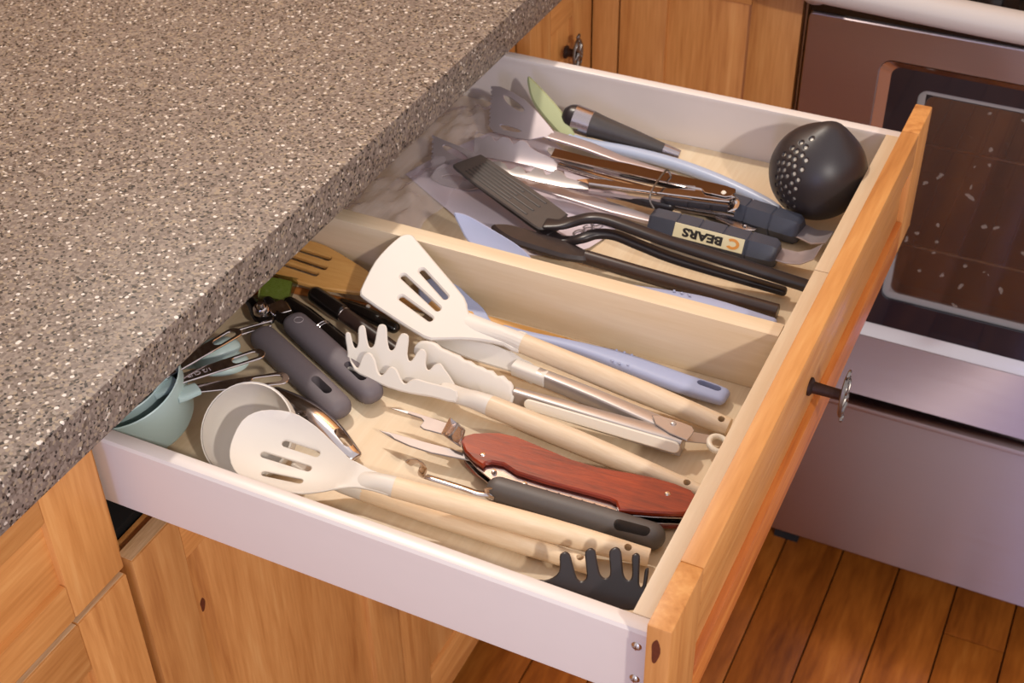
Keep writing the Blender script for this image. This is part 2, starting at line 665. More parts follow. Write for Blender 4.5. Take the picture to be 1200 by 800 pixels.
def plate(outline, th=0.002, bev=0.0006, holes=(), bend=None, du=0.006, sm=1, hsm=1):
    """Flat sheet with holes and rounded rims, meshed with an inner grid so that it can be bent."""
    loops = [catmull(outline, sm, True)] + [catmull(h, hsm, True) for h in holes]
    if area(loops[0]) < 0:
        loops[0].reverse()
    for i in range(1, len(loops)):
        if area(loops[i]) > 0:
            loops[i].reverse()
    pts, edges = [], []
    kind = []
    for lp in loops:
        k = len(pts)
        pts += [tuple(p) for p in lp]
        kind += [0] * len(lp)
        edges += [(k + i, k + (i + 1) % len(lp)) for i in range(len(lp))]
    ring = []
    for lp in loops:
        ok = []
        for p in inset(lp, bev):
            good = inside(p, loops[0]) and not any(inside(p, h) for h in loops[1:]) \
                and min(dist_poly(p, h) for h in loops) > bev * 0.7
            ok.append(len(pts) + len(ring) if good else None)
            if good:
                ring.append(p)
        edges += [(a, b) for a, b in zip(ok, ok[1:] + ok[:1]) if a is not None and b is not None and a != b]
        for p in inset(lp, bev * 2.3):
            if inside(p, loops[0]) and not any(inside(p, h) for h in loops[1:]) \
                    and min(dist_poly(p, h) for h in loops) > bev * 1.9:
                ring.append(p)
    pts += ring
    kind += [1] * len(ring)
    xs = [p[0] for p in loops[0]]
    ys = [p[1] for p in loops[0]]
    if bend is not None:
        x = min(xs) + du / 2
        while x < max(xs):
            y = min(ys) + du / 2
            while y < max(ys):
                p = (x, y)
                if inside(p, loops[0]) and not any(inside(p, h) for h in loops[1:]) \
                        and min(dist_poly(p, h) for h in loops) > bev + du * 0.35:
                    pts.append(p)
                    kind.append(1)
                y += du
            x += du
    V, E, F, vo, eo, fo = delaunay_2d_cdt([Vector(p) for p in pts], edges, [], 0, 1e-6)
    kd = [0 if any(kind[q] == 0 for q in vo[i]) else 1 for i in range(len(V))]
    tris = []
    for f in F:
        c = (sum(V[i].x for i in f) / 3, sum(V[i].y for i in f) / 3)
        if inside(c, loops[0]) and not any(inside(c, h) for h in loops[1:]):
            tris.append(tuple(f))
    n = len(V)
    h = th / 2
    hb = max(h - bev, h * 0.25)
    vs = []
    for s in (1, -1):
        for i in range(n):
            z = s * (h if kd[i] else hb)
            vs.append((V[i].x, V[i].y, z))
    fs = [t for t in tris] + [tuple(i + n for i in reversed(t)) for t in tris]
    cnt = {}
    for t in tris:
        for a, b in ((t[0], t[1]), (t[1], t[2]), (t[2], t[0])):
            cnt[(a, b)] = cnt.get((a, b), 0) + 1
    for (a, b) in list(cnt):
        if (b, a) not in cnt:
            fs.append((b, a, a + n, b + n))
    used = sorted({i for f in fs for i in f})
    mp = {o: i for i, o in enumerate(used)}
    vs = [vs[i] for i in used]
    fs = [tuple(mp[i] for i in f) for f in fs]
    if bend is not None:
        vs = [tuple(bend(*p)) for p in vs]
    return vs, fs


def cut(o, geos):
    """Take the given closed shapes (in o's own space) out of o."""
    me = bpy.data.meshes.new('tool')
    vs, fs = [], []
    for v, f in geos:
        k = len(vs)
        vs += [tuple(p) for p in v]
        fs += [tuple(i + k for i in q) for q in f]
    me.from_pydata(vs, [], fs)
    bm = bmesh.new()
    bm.from_mesh(me)
    bmesh.ops.recalc_face_normals(bm, faces=bm.faces)
    bm.to_mesh(me)
    bm.free()
    t = bpy.data.objects.new('tool', me)
    COL.objects.link(t)
    t.matrix_world = WM[o.name]
    md = o.modifiers.new('cut', 'BOOLEAN')
    md.operation = 'DIFFERENCE'
    md.solver = 'EXACT'
    md.object = t
    bpy.context.view_layer.update()
    ev = o.evaluated_get(bpy.context.evaluated_depsgraph_get())
    nm = bpy.data.meshes.new_from_object(ev)
    o.modifiers.clear()
    old = o.data
    o.data = nm
    nm.name = old.name
    nm.polygons.foreach_set('use_smooth', [True] * len(nm.polygons))
    nm.set_sharp_from_angle(angle=R(38))
    bpy.data.objects.remove(t)
    bpy.data.meshes.remove(me)
    bpy.data.meshes.remove(old)
    return o


def letters(s, size, depth=0.0001, bold=0.0):
    cu = bpy.data.curves.new('letters', 'FONT')
    cu.body = s
    cu.size = size
    cu.extrude = depth
    cu.offset = bold
    cu.align_x = 'CENTER'
    cu.align_y = 'CENTER'
    cu.resolution_u = 3
    t = bpy.data.objects.new('letters', cu)
    COL.objects.link(t)
    bpy.context.view_layer.update()
    me = bpy.data.meshes.new_from_object(t.evaluated_get(bpy.context.evaluated_depsgraph_get()))
    g = ([tuple(v.co) for v in me.vertices], [tuple(p.vertices) for p in me.polygons])
    bpy.data.objects.remove(t)
    bpy.data.meshes.remove(me)
    return g


# ================================================================ the room
FZ = -0.97
o = obj('floor', box((-1.30, -1.60, FZ - 0.05), (1.70, 1.62, FZ - 0.012), 0), 'seam')
tag(o, kind='structure')
floor = o
PW = 0.0932
k = 0
for i in range(-6, 18):
    x0 = -0.0273 + i * PW
    cuts = [-1.60, -1.60 + random.uniform(0.3, 1.0)]
    while cuts[-1] < 1.35:
        cuts.append(cuts[-1] + random.uniform(0.55, 1.1))
    if i == 2:
        cuts = [-1.6, -0.55, 0.18, 0.962]
    if i in (-1, 0, 1, 3, 4):
        cuts = [-1.6, -0.9 + 0.05 * i, 0.2 - 0.07 * i]
    cuts.append(1.62)
    for a, b in zip(cuts, cuts[1:]):
        if b - a < 0.05:
            continue
        obj('floor_plank', box((x0 + 0.0011, a + 0.001, FZ - 0.014), (x0 + PW - 0.0011, b - 0.001, FZ), 0.0016),
            'floor', None, floor, centre=True)
o = obj('wall_back', box((-1.32, 1.62, FZ), (1.70, 1.68, 1.75), 0), 'wall')
tag(o, kind='structure')
o = obj('wall_left', box((-1.38, -1.60, FZ), (-1.30, 1.68, 1.75), 0), 'wall')
tag(o, kind='structure')


# ================================================================ cabinets
def bx(ax, a0, a1, d0, d1, z0, z1, b=0.0015):
    return box((d0, a0, z0), (d1, a1, z1), b) if ax == 'y' else box((a0, d0, z0), (a1, d1, z1), b)


def filigree():
    """Open oval plate of curled wire, in the local xy plane, long axis y."""
    g = []
    ell = [(0.0105 * math.cos(t), 0.0165 * math.sin(t), 0) for t in [2 * math.pi * i / 20 for i in range(20)]]
    g.append(sweep(ell, 0.0016, seg=7, closed=True))
    for s in (1, -1):
        g.append(sweep([(0, s * 0.018, 0), (0.003 * s, s * 0.0205, 0.0005), (0, s * 0.0225, 0.001),
                        (-0.003 * s, s * 0.0205, 0.0005), (-0.001 * s, s * 0.0185, 0)], 0.0013, seg=7, sub=3))
        for q in (1, -1):
            g.append(sweep([(0, s * 0.002, 0.001), (q * 0.0045, s * 0.006, 0.0015), (q * 0.0065, s * 0.010, 0.001),
                            (q * 0.003, s * 0.0125, 0.001), (q * 0.001, s * 0.009, 0.001)], 0.0013, seg=7, sub=3))
        g.append(sweep([(s * 0.0095, -0.004, 0), (s * 0.004, -0.001, 0.0012), (s * 0.001, 0.005, 0.001),
                        (s * 0.004, 0.013, 0)], 0.0012, seg=7, sub=3))
    g.append(xf(lathe([(0, 0.0035), (0.003, 0.0028), (0.0045, 0.001), (0.0035, -0.001), (0, -0.002)], 14), I4))
    return g


def knob(parent, Mx, plate_tilt=0.0, reach=0.026):
    """Local z points out of the drawer or door, local y up."""
    st = obj('knob_stem', lathe([(0, 0), (0.0085, 0), (0.0085, 0.002), (0.0055, 0.004), (0.0048, reach - 0.004),
                                 (0.0060, reach), (0, reach)], 18), 'bronze', Mx, parent)
    tag(st, 'dark bronze knob stem')
    pl = obj('knob_plate', filigree(), 'pewter', Mx @ T(0, 0, reach + 0.001) @ Matrix.Rotation(plate_tilt, 4, 'Z') @ Matrix.Scale(1.2, 4), parent)
    tag(pl, 'open pewter scrollwork knob face')


def panel_door(parent, name, ax, a0, a1, dout, z0, z1, sw=0.061, rt=0.038, rb=0.038, sgn=1, th=0.019, mid=None,
               red=False, pale=False):
    """Frame-and-panel front: the recessed panel is the part, stiles and rails its pieces. sgn: outward direction."""
    gz, ga = ('cab_z', 'cab_y' if ax == 'y' else 'cab_x')
    if pale:
        gz = ga = 'cab_bright'
    din = dout - sgn * th

    def D(p, q):
        return (min(p, q), max(p, q))
    pd = D(din + sgn * 0.003, dout - sgn * 0.0065)
    pn = obj(name, bx(ax, a0 + sw - 0.006, a1 - sw + 0.006, *pd, z0 + rb - 0.006, z1 - rt + 0.006, 0.001),
             gz if (z1 - z0) > 0.3 else ga, None, parent, centre=True)
    fd = D(din, dout)
    for p, q in ((a0, a0 + sw), (a1 - sw, a1)):
        obj('stile', bx(ax, p, q, *fd, z0, z1, 0.0022), gz, None, pn, centre=True)
    for i, (p, q) in enumerate(((z1 - rt, z1), (z0, z0 + rb))):
        obj('rail', bx(ax, a0 + sw, a1 - sw, *fd, p, q, 0.0022), 'cab_red' if (red and i) else ga, None, pn, centre=True)
    return pn


XD = -0.457                   # outer face of the doors of the left run
XF = XD - 0.0195              # its face frame
CB, CT = 0.037, 0.080         # underside and top of the worktops

# worktop of the left run
o = obj('countertop', box((-1.295, -0.95, CB), (-0.430, 1.615, CT), 0.004), 'stone', centre=True)
tag(o, 'brown and black speckled stone worktop over the open drawer', 'countertop')
o = obj('countertop', box((-0.428, 0.925, CB), (-0.1755, 1.615, CT), 0.004), 'stone', centre=True)
tag(o, 'short speckled worktop piece between the corner and the range', 'countertop')

# cabinet beside the open drawer, its own drawer shut
t = thing('base_cabinet', 'wooden base cabinet with shut drawer at the left, left of the open drawer', 'cabinet', (-0.78, -0.39, FZ))
obj('carcass', box((-1.10, -0.790, -0.87), (XF - 0.0165, -0.026, CB - 0.001), 0.001), 'cab_z', None, t, centre=True)
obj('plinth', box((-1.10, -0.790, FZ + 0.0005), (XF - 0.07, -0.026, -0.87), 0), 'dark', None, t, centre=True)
for ya, yb in ((-0.790, -0.745), (-0.065, -0.0215)):
    obj('face_frame', box((XF - 0.016, ya, -0.87), (XF, yb, CB - 0.001)), 'cab_z', None, t, centre=True)
dr = panel_door(t, 'drawer_front', 'y', -0.775, -0.0205, XD, -0.1245, 0.022)
dd = panel_door(t, 'door', 'y', -0.775, -0.0205, XD, -0.885, -0.1325, rt=0.056, rb=0.07)
tag(obj('bumper', box((XF + 0.001, -0.0195, -0.004), (XF + 0.010, -0.0145, 0.010), 0.001), 'white', None, t), 'small white stick-on bumper')

# cabinet that holds the open drawer
t = thing('base_cabinet', 'wooden base cabinet with double doors below the open drawer', 'cabinet', (-0.78, 0.37, FZ))
obj('side_panel', box((-1.10, -0.0245, -0.87), (XF - 0.0165, -0.0065, CB - 0.001), 0.001), 'cab_z', None, t, centre=True)
obj('side_panel', box((-1.10, 0.742, -0.87), (XF - 0.0165, 0.760, CB - 0.001), 0.001), 'cab_z', None, t, centre=True)
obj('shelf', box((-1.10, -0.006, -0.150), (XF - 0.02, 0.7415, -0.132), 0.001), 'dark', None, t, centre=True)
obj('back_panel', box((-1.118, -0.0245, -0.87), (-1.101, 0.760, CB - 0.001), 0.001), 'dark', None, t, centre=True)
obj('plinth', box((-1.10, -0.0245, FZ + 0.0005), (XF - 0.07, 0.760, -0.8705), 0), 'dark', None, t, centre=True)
for g in (box((XF - 0.016, -0.0212, -0.87), (XF, -0.0030, CB - 0.001)), box((XF - 0.016, 0.738, -0.87), (XF, 0.775, CB - 0.001)),
          box((XF - 0.016, -0.003, -0.87), (XF, 0.738, -0.84)), box((XF - 0.016, 0.36, -0.84), (XF, 0.40, -0.168)),
          box((XF - 0.016, -0.003, -0.168), (XF, 0.738, -0.138))):
    obj('face_frame', g, 'cab_z', None, t, centre=True)
d1 = panel_door(t, 'door', 'y', -0.0115, 0.376, XD, -0.885, -0.1285, rt=0.056, rb=0.085)
d2 = panel_door(t, 'door', 'y', 0.3785, 0.766, XD, -0.885, -0.1285, rt=0.056, rb=0.085)
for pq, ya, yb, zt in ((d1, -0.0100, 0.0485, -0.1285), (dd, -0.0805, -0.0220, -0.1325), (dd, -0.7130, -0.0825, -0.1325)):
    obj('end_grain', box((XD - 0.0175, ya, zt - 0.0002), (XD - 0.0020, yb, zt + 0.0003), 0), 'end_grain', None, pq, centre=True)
for dpn, yk in ((d1, 0.345), (d2, 0.41)):
    knob(dpn, Matrix(((0, 0, 1, XD), (1, 0, 0, yk), (0, 1, 0, -0.25), (0, 0, 0, 1))))

# corner cabinet and cabinet of the back run
YB = 0.965
t = thing('corner_cabinet', 'wooden corner cabinet with a narrow knobbed door behind the far end of the drawer', 'cabinet', (-0.78, 1.10, FZ))
obj('carcass', box((-1.10, 0.778, -0.87), (XF - 0.0015, 1.61, CB - 0.001), 0.001), 'cab_z', None, t, centre=True)
obj('plinth', box((-1.10, 0.778, FZ + 0.0005), (XF - 0.07, 1.61, -0.8705), 0), 'dark', None, t, centre=True)
dn = panel_door(t, 'door', 'y', 0.7765, 0.9642, XD, -0.885, 0.034, sw=0.060, rt=0.060, rb=0.07)
knob(dn, Matrix(((0, 0, 1, XD), (1, 0, 0, 0.880), (0, 1, 0, -0.066), (0, 0, 0, 1))), 0.0, 0.016)
obj('filler_strip', box((-0.4567, YB, -0.885), (-0.4210, YB + 0.019, 0.034), 0.0015), 'cab_z', None, t, centre=True)
t = thing('base_cabinet', 'wooden base cabinet behind the drawer, next to the steel range', 'cabinet', (-0.38, 1.27, FZ))
obj('carcass', box((-0.415, YB + 0.036, -0.87), (-0.180, 1.61, CB - 0.001), 0.001), 'cab_z', None, t, centre=True)
obj('plinth', box((-0.415, YB + 0.07, FZ + 0.0005), (-0.180, 1.61, -0.8705), 0), 'dark', None, t, centre=True)
obj('face_frame', box((-0.4175, YB + 0.0195, -0.87), (-0.180, YB + 0.0355, CB - 0.001), 0.001), 'cab_z', None, t, centre=True)
panel_door(t, 'door', 'x', -0.4185, -0.1815, YB, -0.885, 0.034, sw=0.064, rt=0.034, rb=0.07, sgn=-1)

# wall cabinet over the back run (unseen; doors brightened to reflect in the steel)
t = thing('wall_cabinet', 'wooden wall cabinet hung on the back wall above the range', 'cabinet', (0.1, 1.62, 0.46))
obj('carcass', box((-1.29, 1.29, 0.46), (1.60, 1.615, 1.60), 0.002), 'cab_z', None, t, centre=True)
for i in range(6):
    a = -1.285 + i * 0.482
    panel_door(t, 'door', 'x', a, a + 0.478, 1.270, 0.47, 1.59, sw=0.06, rt=0.06, rb=0.06, sgn=-1, pale=True)

# ================================================================ the open drawer
t = thing('kitchen_drawer', 'pulled-out kitchen drawer with white metal sides and a wooden front, full of utensils', 'drawer', (-0.24, 0.367, -0.0745))
DW, DB, DF = 0.735, -0.572, -0.0645


def side_profile(y0, sgn):
    """Metal side in cross-section (y, z): outer skin, rolled top, inner skin and foot."""
    p = [(0.0005, -0.0745), (0.0, -0.070), (0.0, -0.0125), (-0.0012, -0.011), (-0.0012, -0.003), (0.0006, -0.0006), (0.003, 0.0),
         (0.0105, 0.0), (0.0124, -0.0008), (0.0130, -0.003), (0.0125, -0.006), (0.0118, -0.012), (0.0118, DF + 0.0002), (0.0118, -0.0745)]
    return [(y0 + sgn * a, b) for a, b in p]


def extrude_x(prof, x0, x1):
    n = len(prof)
    vs = [(x0, a, b) for a, b in prof] + [(x1, a, b) for a, b in prof]
    fs = [(i, (i + 1) % n, n + (i + 1) % n, n + i) for i in range(n)] + [tuple(range(n - 1, -1, -1)), tuple(range(n, 2 * n))]
    return vs, fs


sp = obj('side_panel', extrude_x(side_profile(0.0, 1), DB, -0.0004), 'white', None, t, 30)
for zz in (-0.0176, -0.0526):
    sc = obj('screw', [lathe([(0, 0.0016), (0.0022, 0.0015), (0.0038, 0.0004), (0.004, 0)], 16),
                       box((-0.0024, -0.0004, 0.0012), (0.0024, 0.0004, 0.0019), 0), box((-0.0004, -0.0024, 0.0012), (0.0004, 0.0024, 0.0019), 0)],
             'chrome', Matrix(((1, 0, 0, -0.0112), (0, 0, -1, -0.0001), (0, 1, 0, zz), (0, 0, 0, 1))), sp)
obj('side_panel', extrude_x(side_profile(DW, -1), DB, -0.0004), 'white', None, t, 30)
obj('back_panel', box((DB - 0.012, 0.0, -0.0745), (DB - 0.0003, DW, 0.0), 0.001), 'white', None, t)
obj('bottom_panel', box((DB, 0.0122, -0.0735), (-0.0004, DW - 0.0122, DF), 0.0), 'maple_y', None, t, centre=True)
obj('divider', box((DB + 0.002, 0.3467, DF + 0.0002), (-0.0205, 0.3654, 0.0), 0.0007), 'maple_x', None, t, centre=True)
obj('divider', box((-0.0200, 0.0125, DF + 0.0002), (-0.0006, 0.4545, 0.0), 0.0007), 'maple_y', None, t, centre=True)
obj('divider', box((-0.0200, 0.4552, DF + 0.0002), (-0.0006, DW - 0.0125, 0.0), 0.0007), 'maple_y', None, t, centre=True)
fr = panel_door(t, 'front', 'y', -0.0156, 0.7496, 0.0178, -0.1205, 0.0275, sw=0.062, rt=0.040, rb=0.042, th=0.0178, red=True)
knob(fr, Matrix(((0, 0, 1, 0.0113), (1, 0, 0, 0.350), (0, 1, 0, -0.047), (0, 0, 0, 1))), 0.0, 0.030)



def knot(parent, Mx, a, b):
    """Dark branch knot flush in the wood, in the local xy plane."""
    o = [(a * (1 + 0.18 * math.sin(3 * q + 1)) * math.cos(q), b * (1 + 0.12 * math.sin(2 * q)) * math.sin(q)) for q in [2 * math.pi * i / 18 for i in range(18)]]
    obj('knot', plate(o, 0.0004, 0.0001), 'knot', Mx, parent)


knot(d1, Matrix(((0, 0, 1, XD - 0.0066), (1, 0, 0, 0.062), (0, 1, 0, -0.262), (0, 0, 0, 1))), 0.0036, 0.0085)
knot(fr, Matrix(((1, 0, 0, 0.0075), (0, 0, -1, -0.0157), (0, 1, 0, 0.004), (0, 0, 0, 1))), 0.0030, 0.0120)

# ================================================================ the range
RX0, RX1, RY = -0.172, 0.660, 0.950
t = thing('range', 'stainless steel oven range with a dark window right of the cabinets', 'range', (0.244, 1.28, FZ))
obj('body', [box((RX0, RY + 0.055, -0.862), (-0.132, 1.60, 0.058), 0.002), box((0.620, RY + 0.055, -0.862), (RX1, 1.60, 0.058), 0.002),
             box((-0.132, RY + 0.055, 0.010), (0.620, 1.60, 0.058), 0.002), box((-0.132, RY + 0.055, -0.862), (0.620, 1.60, -0.52), 0.002),
             box((-0.132, 1.55, -0.52), (0.620, 1.60, 0.010), 0.002)], 'dark', None, t)
for xq in (RX0 + 0.03, RX1 - 0.07):
    obj('foot', box((xq, RY + 0.10, FZ + 0.0005), (xq + 0.04, RY + 0.14, -0.862), 0), 'dark', None, t)
# door: pierced steel sheet, local x along the front, local y up, local z towards the room
Mdoor = Matrix(((1, 0, 0, 0), (0, 0, -1, RY + 0.022), (0, 1, 0, 0), (0, 0, 0, 1)))


def rrect(x0, x1, y0, y1, r, n=5):
    o = []
    for cx, cy, a in ((x1 - r, y0 + r, -90), (x1 - r, y1 - r, 0), (x0 + r, y1 - r, 90), (x0 + r, y0 + r, 180)):
        for k in range(n + 1):
            q = R(a + 90 * k / n)
            o.append((cx + r * math.cos(q), cy + r * math.sin(q)))
    return o


door = obj('door', plate(rrect(RX0 + 0.002, RX1 - 0.002, -0.541, 0.0118, 0.006), 0.044, 0.0012, [rrect(-0.077, 0.565, -0.436, -0.031, 0.014)]),
           'range_steel', Mdoor, t, 15)
ra, rb_ = rrect(-0.0769, 0.5649, -0.4359, -0.0311, 0.014, 6), rrect(-0.064, 0.552, -0.4195, -0.0415, 0.011, 6)
n = len(ra)
vs = [(a, b, 0.0219) for a, b in ra] + [(a, b, 0.013) for a, b in rb_]
tag(obj('window_trim', (vs, [(i, (i + 1) % n, n + (i + 1) % n, n + i) for i in range(n)]), 'chrome', Mdoor, door), 'polished sloping window trim')
obj('window_bezel', plate(rrect(-0.0645, 0.5525, -0.420, -0.041, 0.012), 0.004, 0.0005, [rrect(-0.0285, 0.5165, -0.375, -0.065, 0.012)]),
    'bezel', Mdoor @ T(0, 0, 0.0105), door)
obj('window_liner', plate(rrect(-0.034, 0.522, -0.380, -0.060, 0.012), 0.022, 0.001, [rrect(-0.018, 0.506, -0.364, -0.074, 0.010)]),
    'liner', Mdoor @ T(0, 0, -0.0035), door)
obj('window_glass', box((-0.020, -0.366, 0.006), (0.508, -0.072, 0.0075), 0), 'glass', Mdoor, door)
obj('handle', sweep([(RX0 + 0.010, RY - 0.010, 0.045), (RX0 + 0.014, RY - 0.046, 0.068), (RX0 + 0.040, RY - 0.058, 0.0705), (0.244, RY - 0.072, 0.0680),
                     (RX1 - 0.040, RY - 0.058, 0.0705), (RX1 - 0.014, RY - 0.046, 0.068), (RX1 - 0.010, RY - 0.010, 0.045)],
                    [(0.020, 0.017)] * 7, up=(0, 0, 1), seg=20, sub=6), 'enamel', None, door)
obj('door_cap', box((RX0 + 0.002, RY + 0.003, 0.0122), (RX1 - 0.002, RY + 0.050, 0.040), 0.003), 'gblack', None, door)
dw = obj('storage_drawer', box((RX0 + 0.002, RY + 0.001, -0.852), (RX1 - 0.002, RY + 0.048, -0.566), 0.004), 'range_steel', None, t, centre=True)
obj('drawer_lip', box((RX0 + 0.002, RY - 0.006, -0.5655), (RX1 - 0.002, RY + 0.030, -0.556), 0.003), 'range_steel', None, dw, centre=True)
obj('vent_panel', box((RX0, RY + 0.012, 0.041), (RX1, RY + 0.052, 0.072), 0.003), 'gblack', None, t)
for i in range(14):
    x = RX0 + 0.09 + i * 0.048
    obj('vent_bar', box((x, RY + 0.004, 0.046), (x + 0.030, RY + 0.0115, 0.068), 0.002), 'gblack', None, t, centre=True)
obj('cooktop', box((RX0, RY + 0.006, 0.0725), (RX1 + 0.002, 1.60, 0.086), 0.004), 'gblack', None, t)
obj('oven_cavity', [box((-0.131, RY + 0.056, -0.519), (-0.126, 1.545, 0.009), 0), box((0.614, RY + 0.056, -0.519), (0.619, 1.545, 0.009), 0),
                    box((-0.125, RY + 0.056, -0.519), (0.613, 1.545, -0.514), 0), box((-0.125, 1.54, -0.513), (0.613, 1.545, 0.009), 0)], 'cavity', None, t)
for zr in (-0.175, -0.33):
    g = [sweep([(-0.124, RY + yy, zr), (0.612, RY + yy, zr)], 0.003, seg=8) for yy in (0.08, 0.56)]
    for i in range(24):
        x = -0.10 + i * 0.030
        g.append(sweep([(x, RY + 0.08, zr + 0.002), (x, RY + 0.56, zr + 0.002)], 0.0015, seg=6))
    obj('oven_rack', g, 'chrome', None, t)

# ================================================================ what lies in the drawer
def base(p):
    return (p[0], p[1], DF)


def wood_handle(parent, Mx, uj, rads, hole=None, vj=0.0, mat='handle'):
    """Turned wooden handle from the local origin to (uj, vj), thickest in the middle, with a hanging hole."""
    k = len(rads)
    h = obj('handle', sweep([(uj * i / (k - 1), vj * i / (k - 1), 0) for i in range(k)], rads, seg=20, caps='flat', sub=4), mat, Mx, parent)
    tag(h, 'pale wooden handle')
    if hole:
        cut(h, [sweep([(hole, 0, -0.03), (hole, 0, 0.03)], 0.0030, up=(1, 0, 0), seg=12, caps='flat')])
    return h


def bowl_bend(c, a, b, depth, lift=0.0, k=1.0):
    def f(x, y, z):
        s = ((x - c[0]) / a) ** 2 + ((y - c[1]) / b) ** 2
        return (x, y, z - depth * max(0.0, 1 - s) ** k)
    return f


# ---------------------------------------------------------------- near compartment: cream set with wooden handles
t = thing('slotted_spoon', 'cream slotted spoon with wooden handle lying across the cream ladle', 'spoon', base((-0.0441, 0.1108, -0.0535)), 'cream utensils with wooden handles')
Ma = MF(((-0.0441, 0.1108, -0.0535), (-0.97145, -0.1921, 0.13923), (0.18476, -0.24444, 0.9519)))
ju = (0.2051, 0.0002)
hd = [(0.2043, -0.008), (0.2155, -0.0077), (0.2287, -0.0091), (0.2446, -0.0138), (0.26, -0.0227), (0.2822, -0.0339), (0.306, -0.039), (0.3281, -0.0337), (0.3409, -0.0221), (0.3424, -0.001), (0.3344, 0.0167), (0.3188, 0.0286), (0.2994, 0.0327), (0.2761, 0.0293), (0.2607, 0.0234), (0.249, 0.017), (0.2339, 0.0103), (0.2191, 0.0085), (0.2033, 0.0074)]
bc = (0.2989, -0.004)
ho = [rslot(a, b, 0.0027, 7) for a, b in ([(0.3027, -0.0167), (0.275, -0.0147)], [(0.3153, -0.0023), (0.2771, -0.0008)], [(0.3074, 0.015), (0.2787, 0.0132)])]
obj('head', [plate(hd, 0.0026, 0.0006, ho, bowl_bend(bc, 0.062, 0.034, 0.014, 0, 0.85), 0.005, 3),
             sweep([(ju[0] - 0.001, ju[1], 0), (ju[0] + 0.012, ju[1], 0), (ju[0] + 0.028, ju[1] + 0.001, -0.0022), (ju[0] + 0.046, ju[1] + 0.001, -0.0110)],
                   [(0.0085, 0.0085), (0.0078, 0.0068), (0.0078, 0.0036), (0.0070, 0.0020)], seg=18, sub=4)], 'cream', Ma, t)
wood_handle(t, Ma, ju[0] - 0.001, [0.0072, 0.0088, 0.0096, 0.0094, 0.0088, 0.0086], 0.017, ju[1])

t = thing('ladle', 'cream round ladle with wooden handle lying under the slotted spoon', 'ladle', base((-0.08, 0.0856, -0.0555)), 'cream utensils with wooden handles')
Mb = MF(((-0.08, 0.0856, -0.0555), (-0.99614, -0.04612, 0.07466), (0.08686, -0.63945, 0.76391)))
c = (0.3054, -0.0095)
RB = 0.04105
obj('bowl', [xf(lathe([(RB, 0.0), (RB * 0.985, -0.0005), (RB * 0.955, 0.0004), (RB * 0.945, -0.002), (RB * 0.91, -0.012), (RB * 0.80, -0.022), (RB * 0.6, -0.029), (RB * 0.3, -0.032), (0, -0.0325),
                       ][::-1] + [(RB * 1.0, 0.0), (RB * 1.0, -0.002), (RB * 0.965, -0.013), (RB * 0.85, -0.0245), (RB * 0.64, -0.032), (RB * 0.32, -0.0348), (0, -0.0352)], 40), T(c[0], c[1], 0.004))],
    'cream', Mb, t)
hp = [(-0.0801, 0.0858, -0.0558), (-0.1401, 0.0849, -0.0555), (-0.207, 0.0837, -0.055), (-0.278, 0.0807, -0.0535)]
obj('neck', sweep([(-0.2772, 0.0808, -0.0535), (-0.2939, 0.0781, -0.051), (-0.3104, 0.0734, -0.044), (-0.3327, 0.0658, -0.034)], [(0.0078, 0.0078), (0.0074, 0.0066), (0.008, 0.005), (0.011, 0.003)], seg=16, sub=4), 'cream', None, t)
Mh = MF(((-0.0801, 0.0858, -0.0558), (-0.9996, -0.02576, 0.01162), (0.01161, 0.0003, 0.99993)))
wood_handle(t, Mh, 0.198, [0.0066, 0.0078, 0.0085, 0.0084, 0.0078], 0.010)

t = thing('pasta_server', 'cream toothed pasta server with wooden handle beside the red-handled corkscrew', 'pasta server', base((-0.0312, 0.1942, -0.0548)), 'cream utensils with wooden handles')
Mc = MF(((-0.0312, 0.1942, -0.0548), (-0.99584, 0.08041, 0.04281), (0.03105, -0.14213, 0.98936)))
ju = (0.1989, -0.0003)
u0, u1 = 0.2298, 0.3328


bo = [(0.2395, -0.0043), (0.2659, -0.0109), (0.2883, -0.0107), (0.3156, -0.0104), (0.3305, -0.005), (0.3332, 0.0059), (0.3234, 0.0147), (0.3079, 0.0146), (0.2899, 0.0143), (0.2688, 0.0122), (0.252, 0.0095), (0.2364, 0.0063)]
bcn = (0.2975, 0.0057)


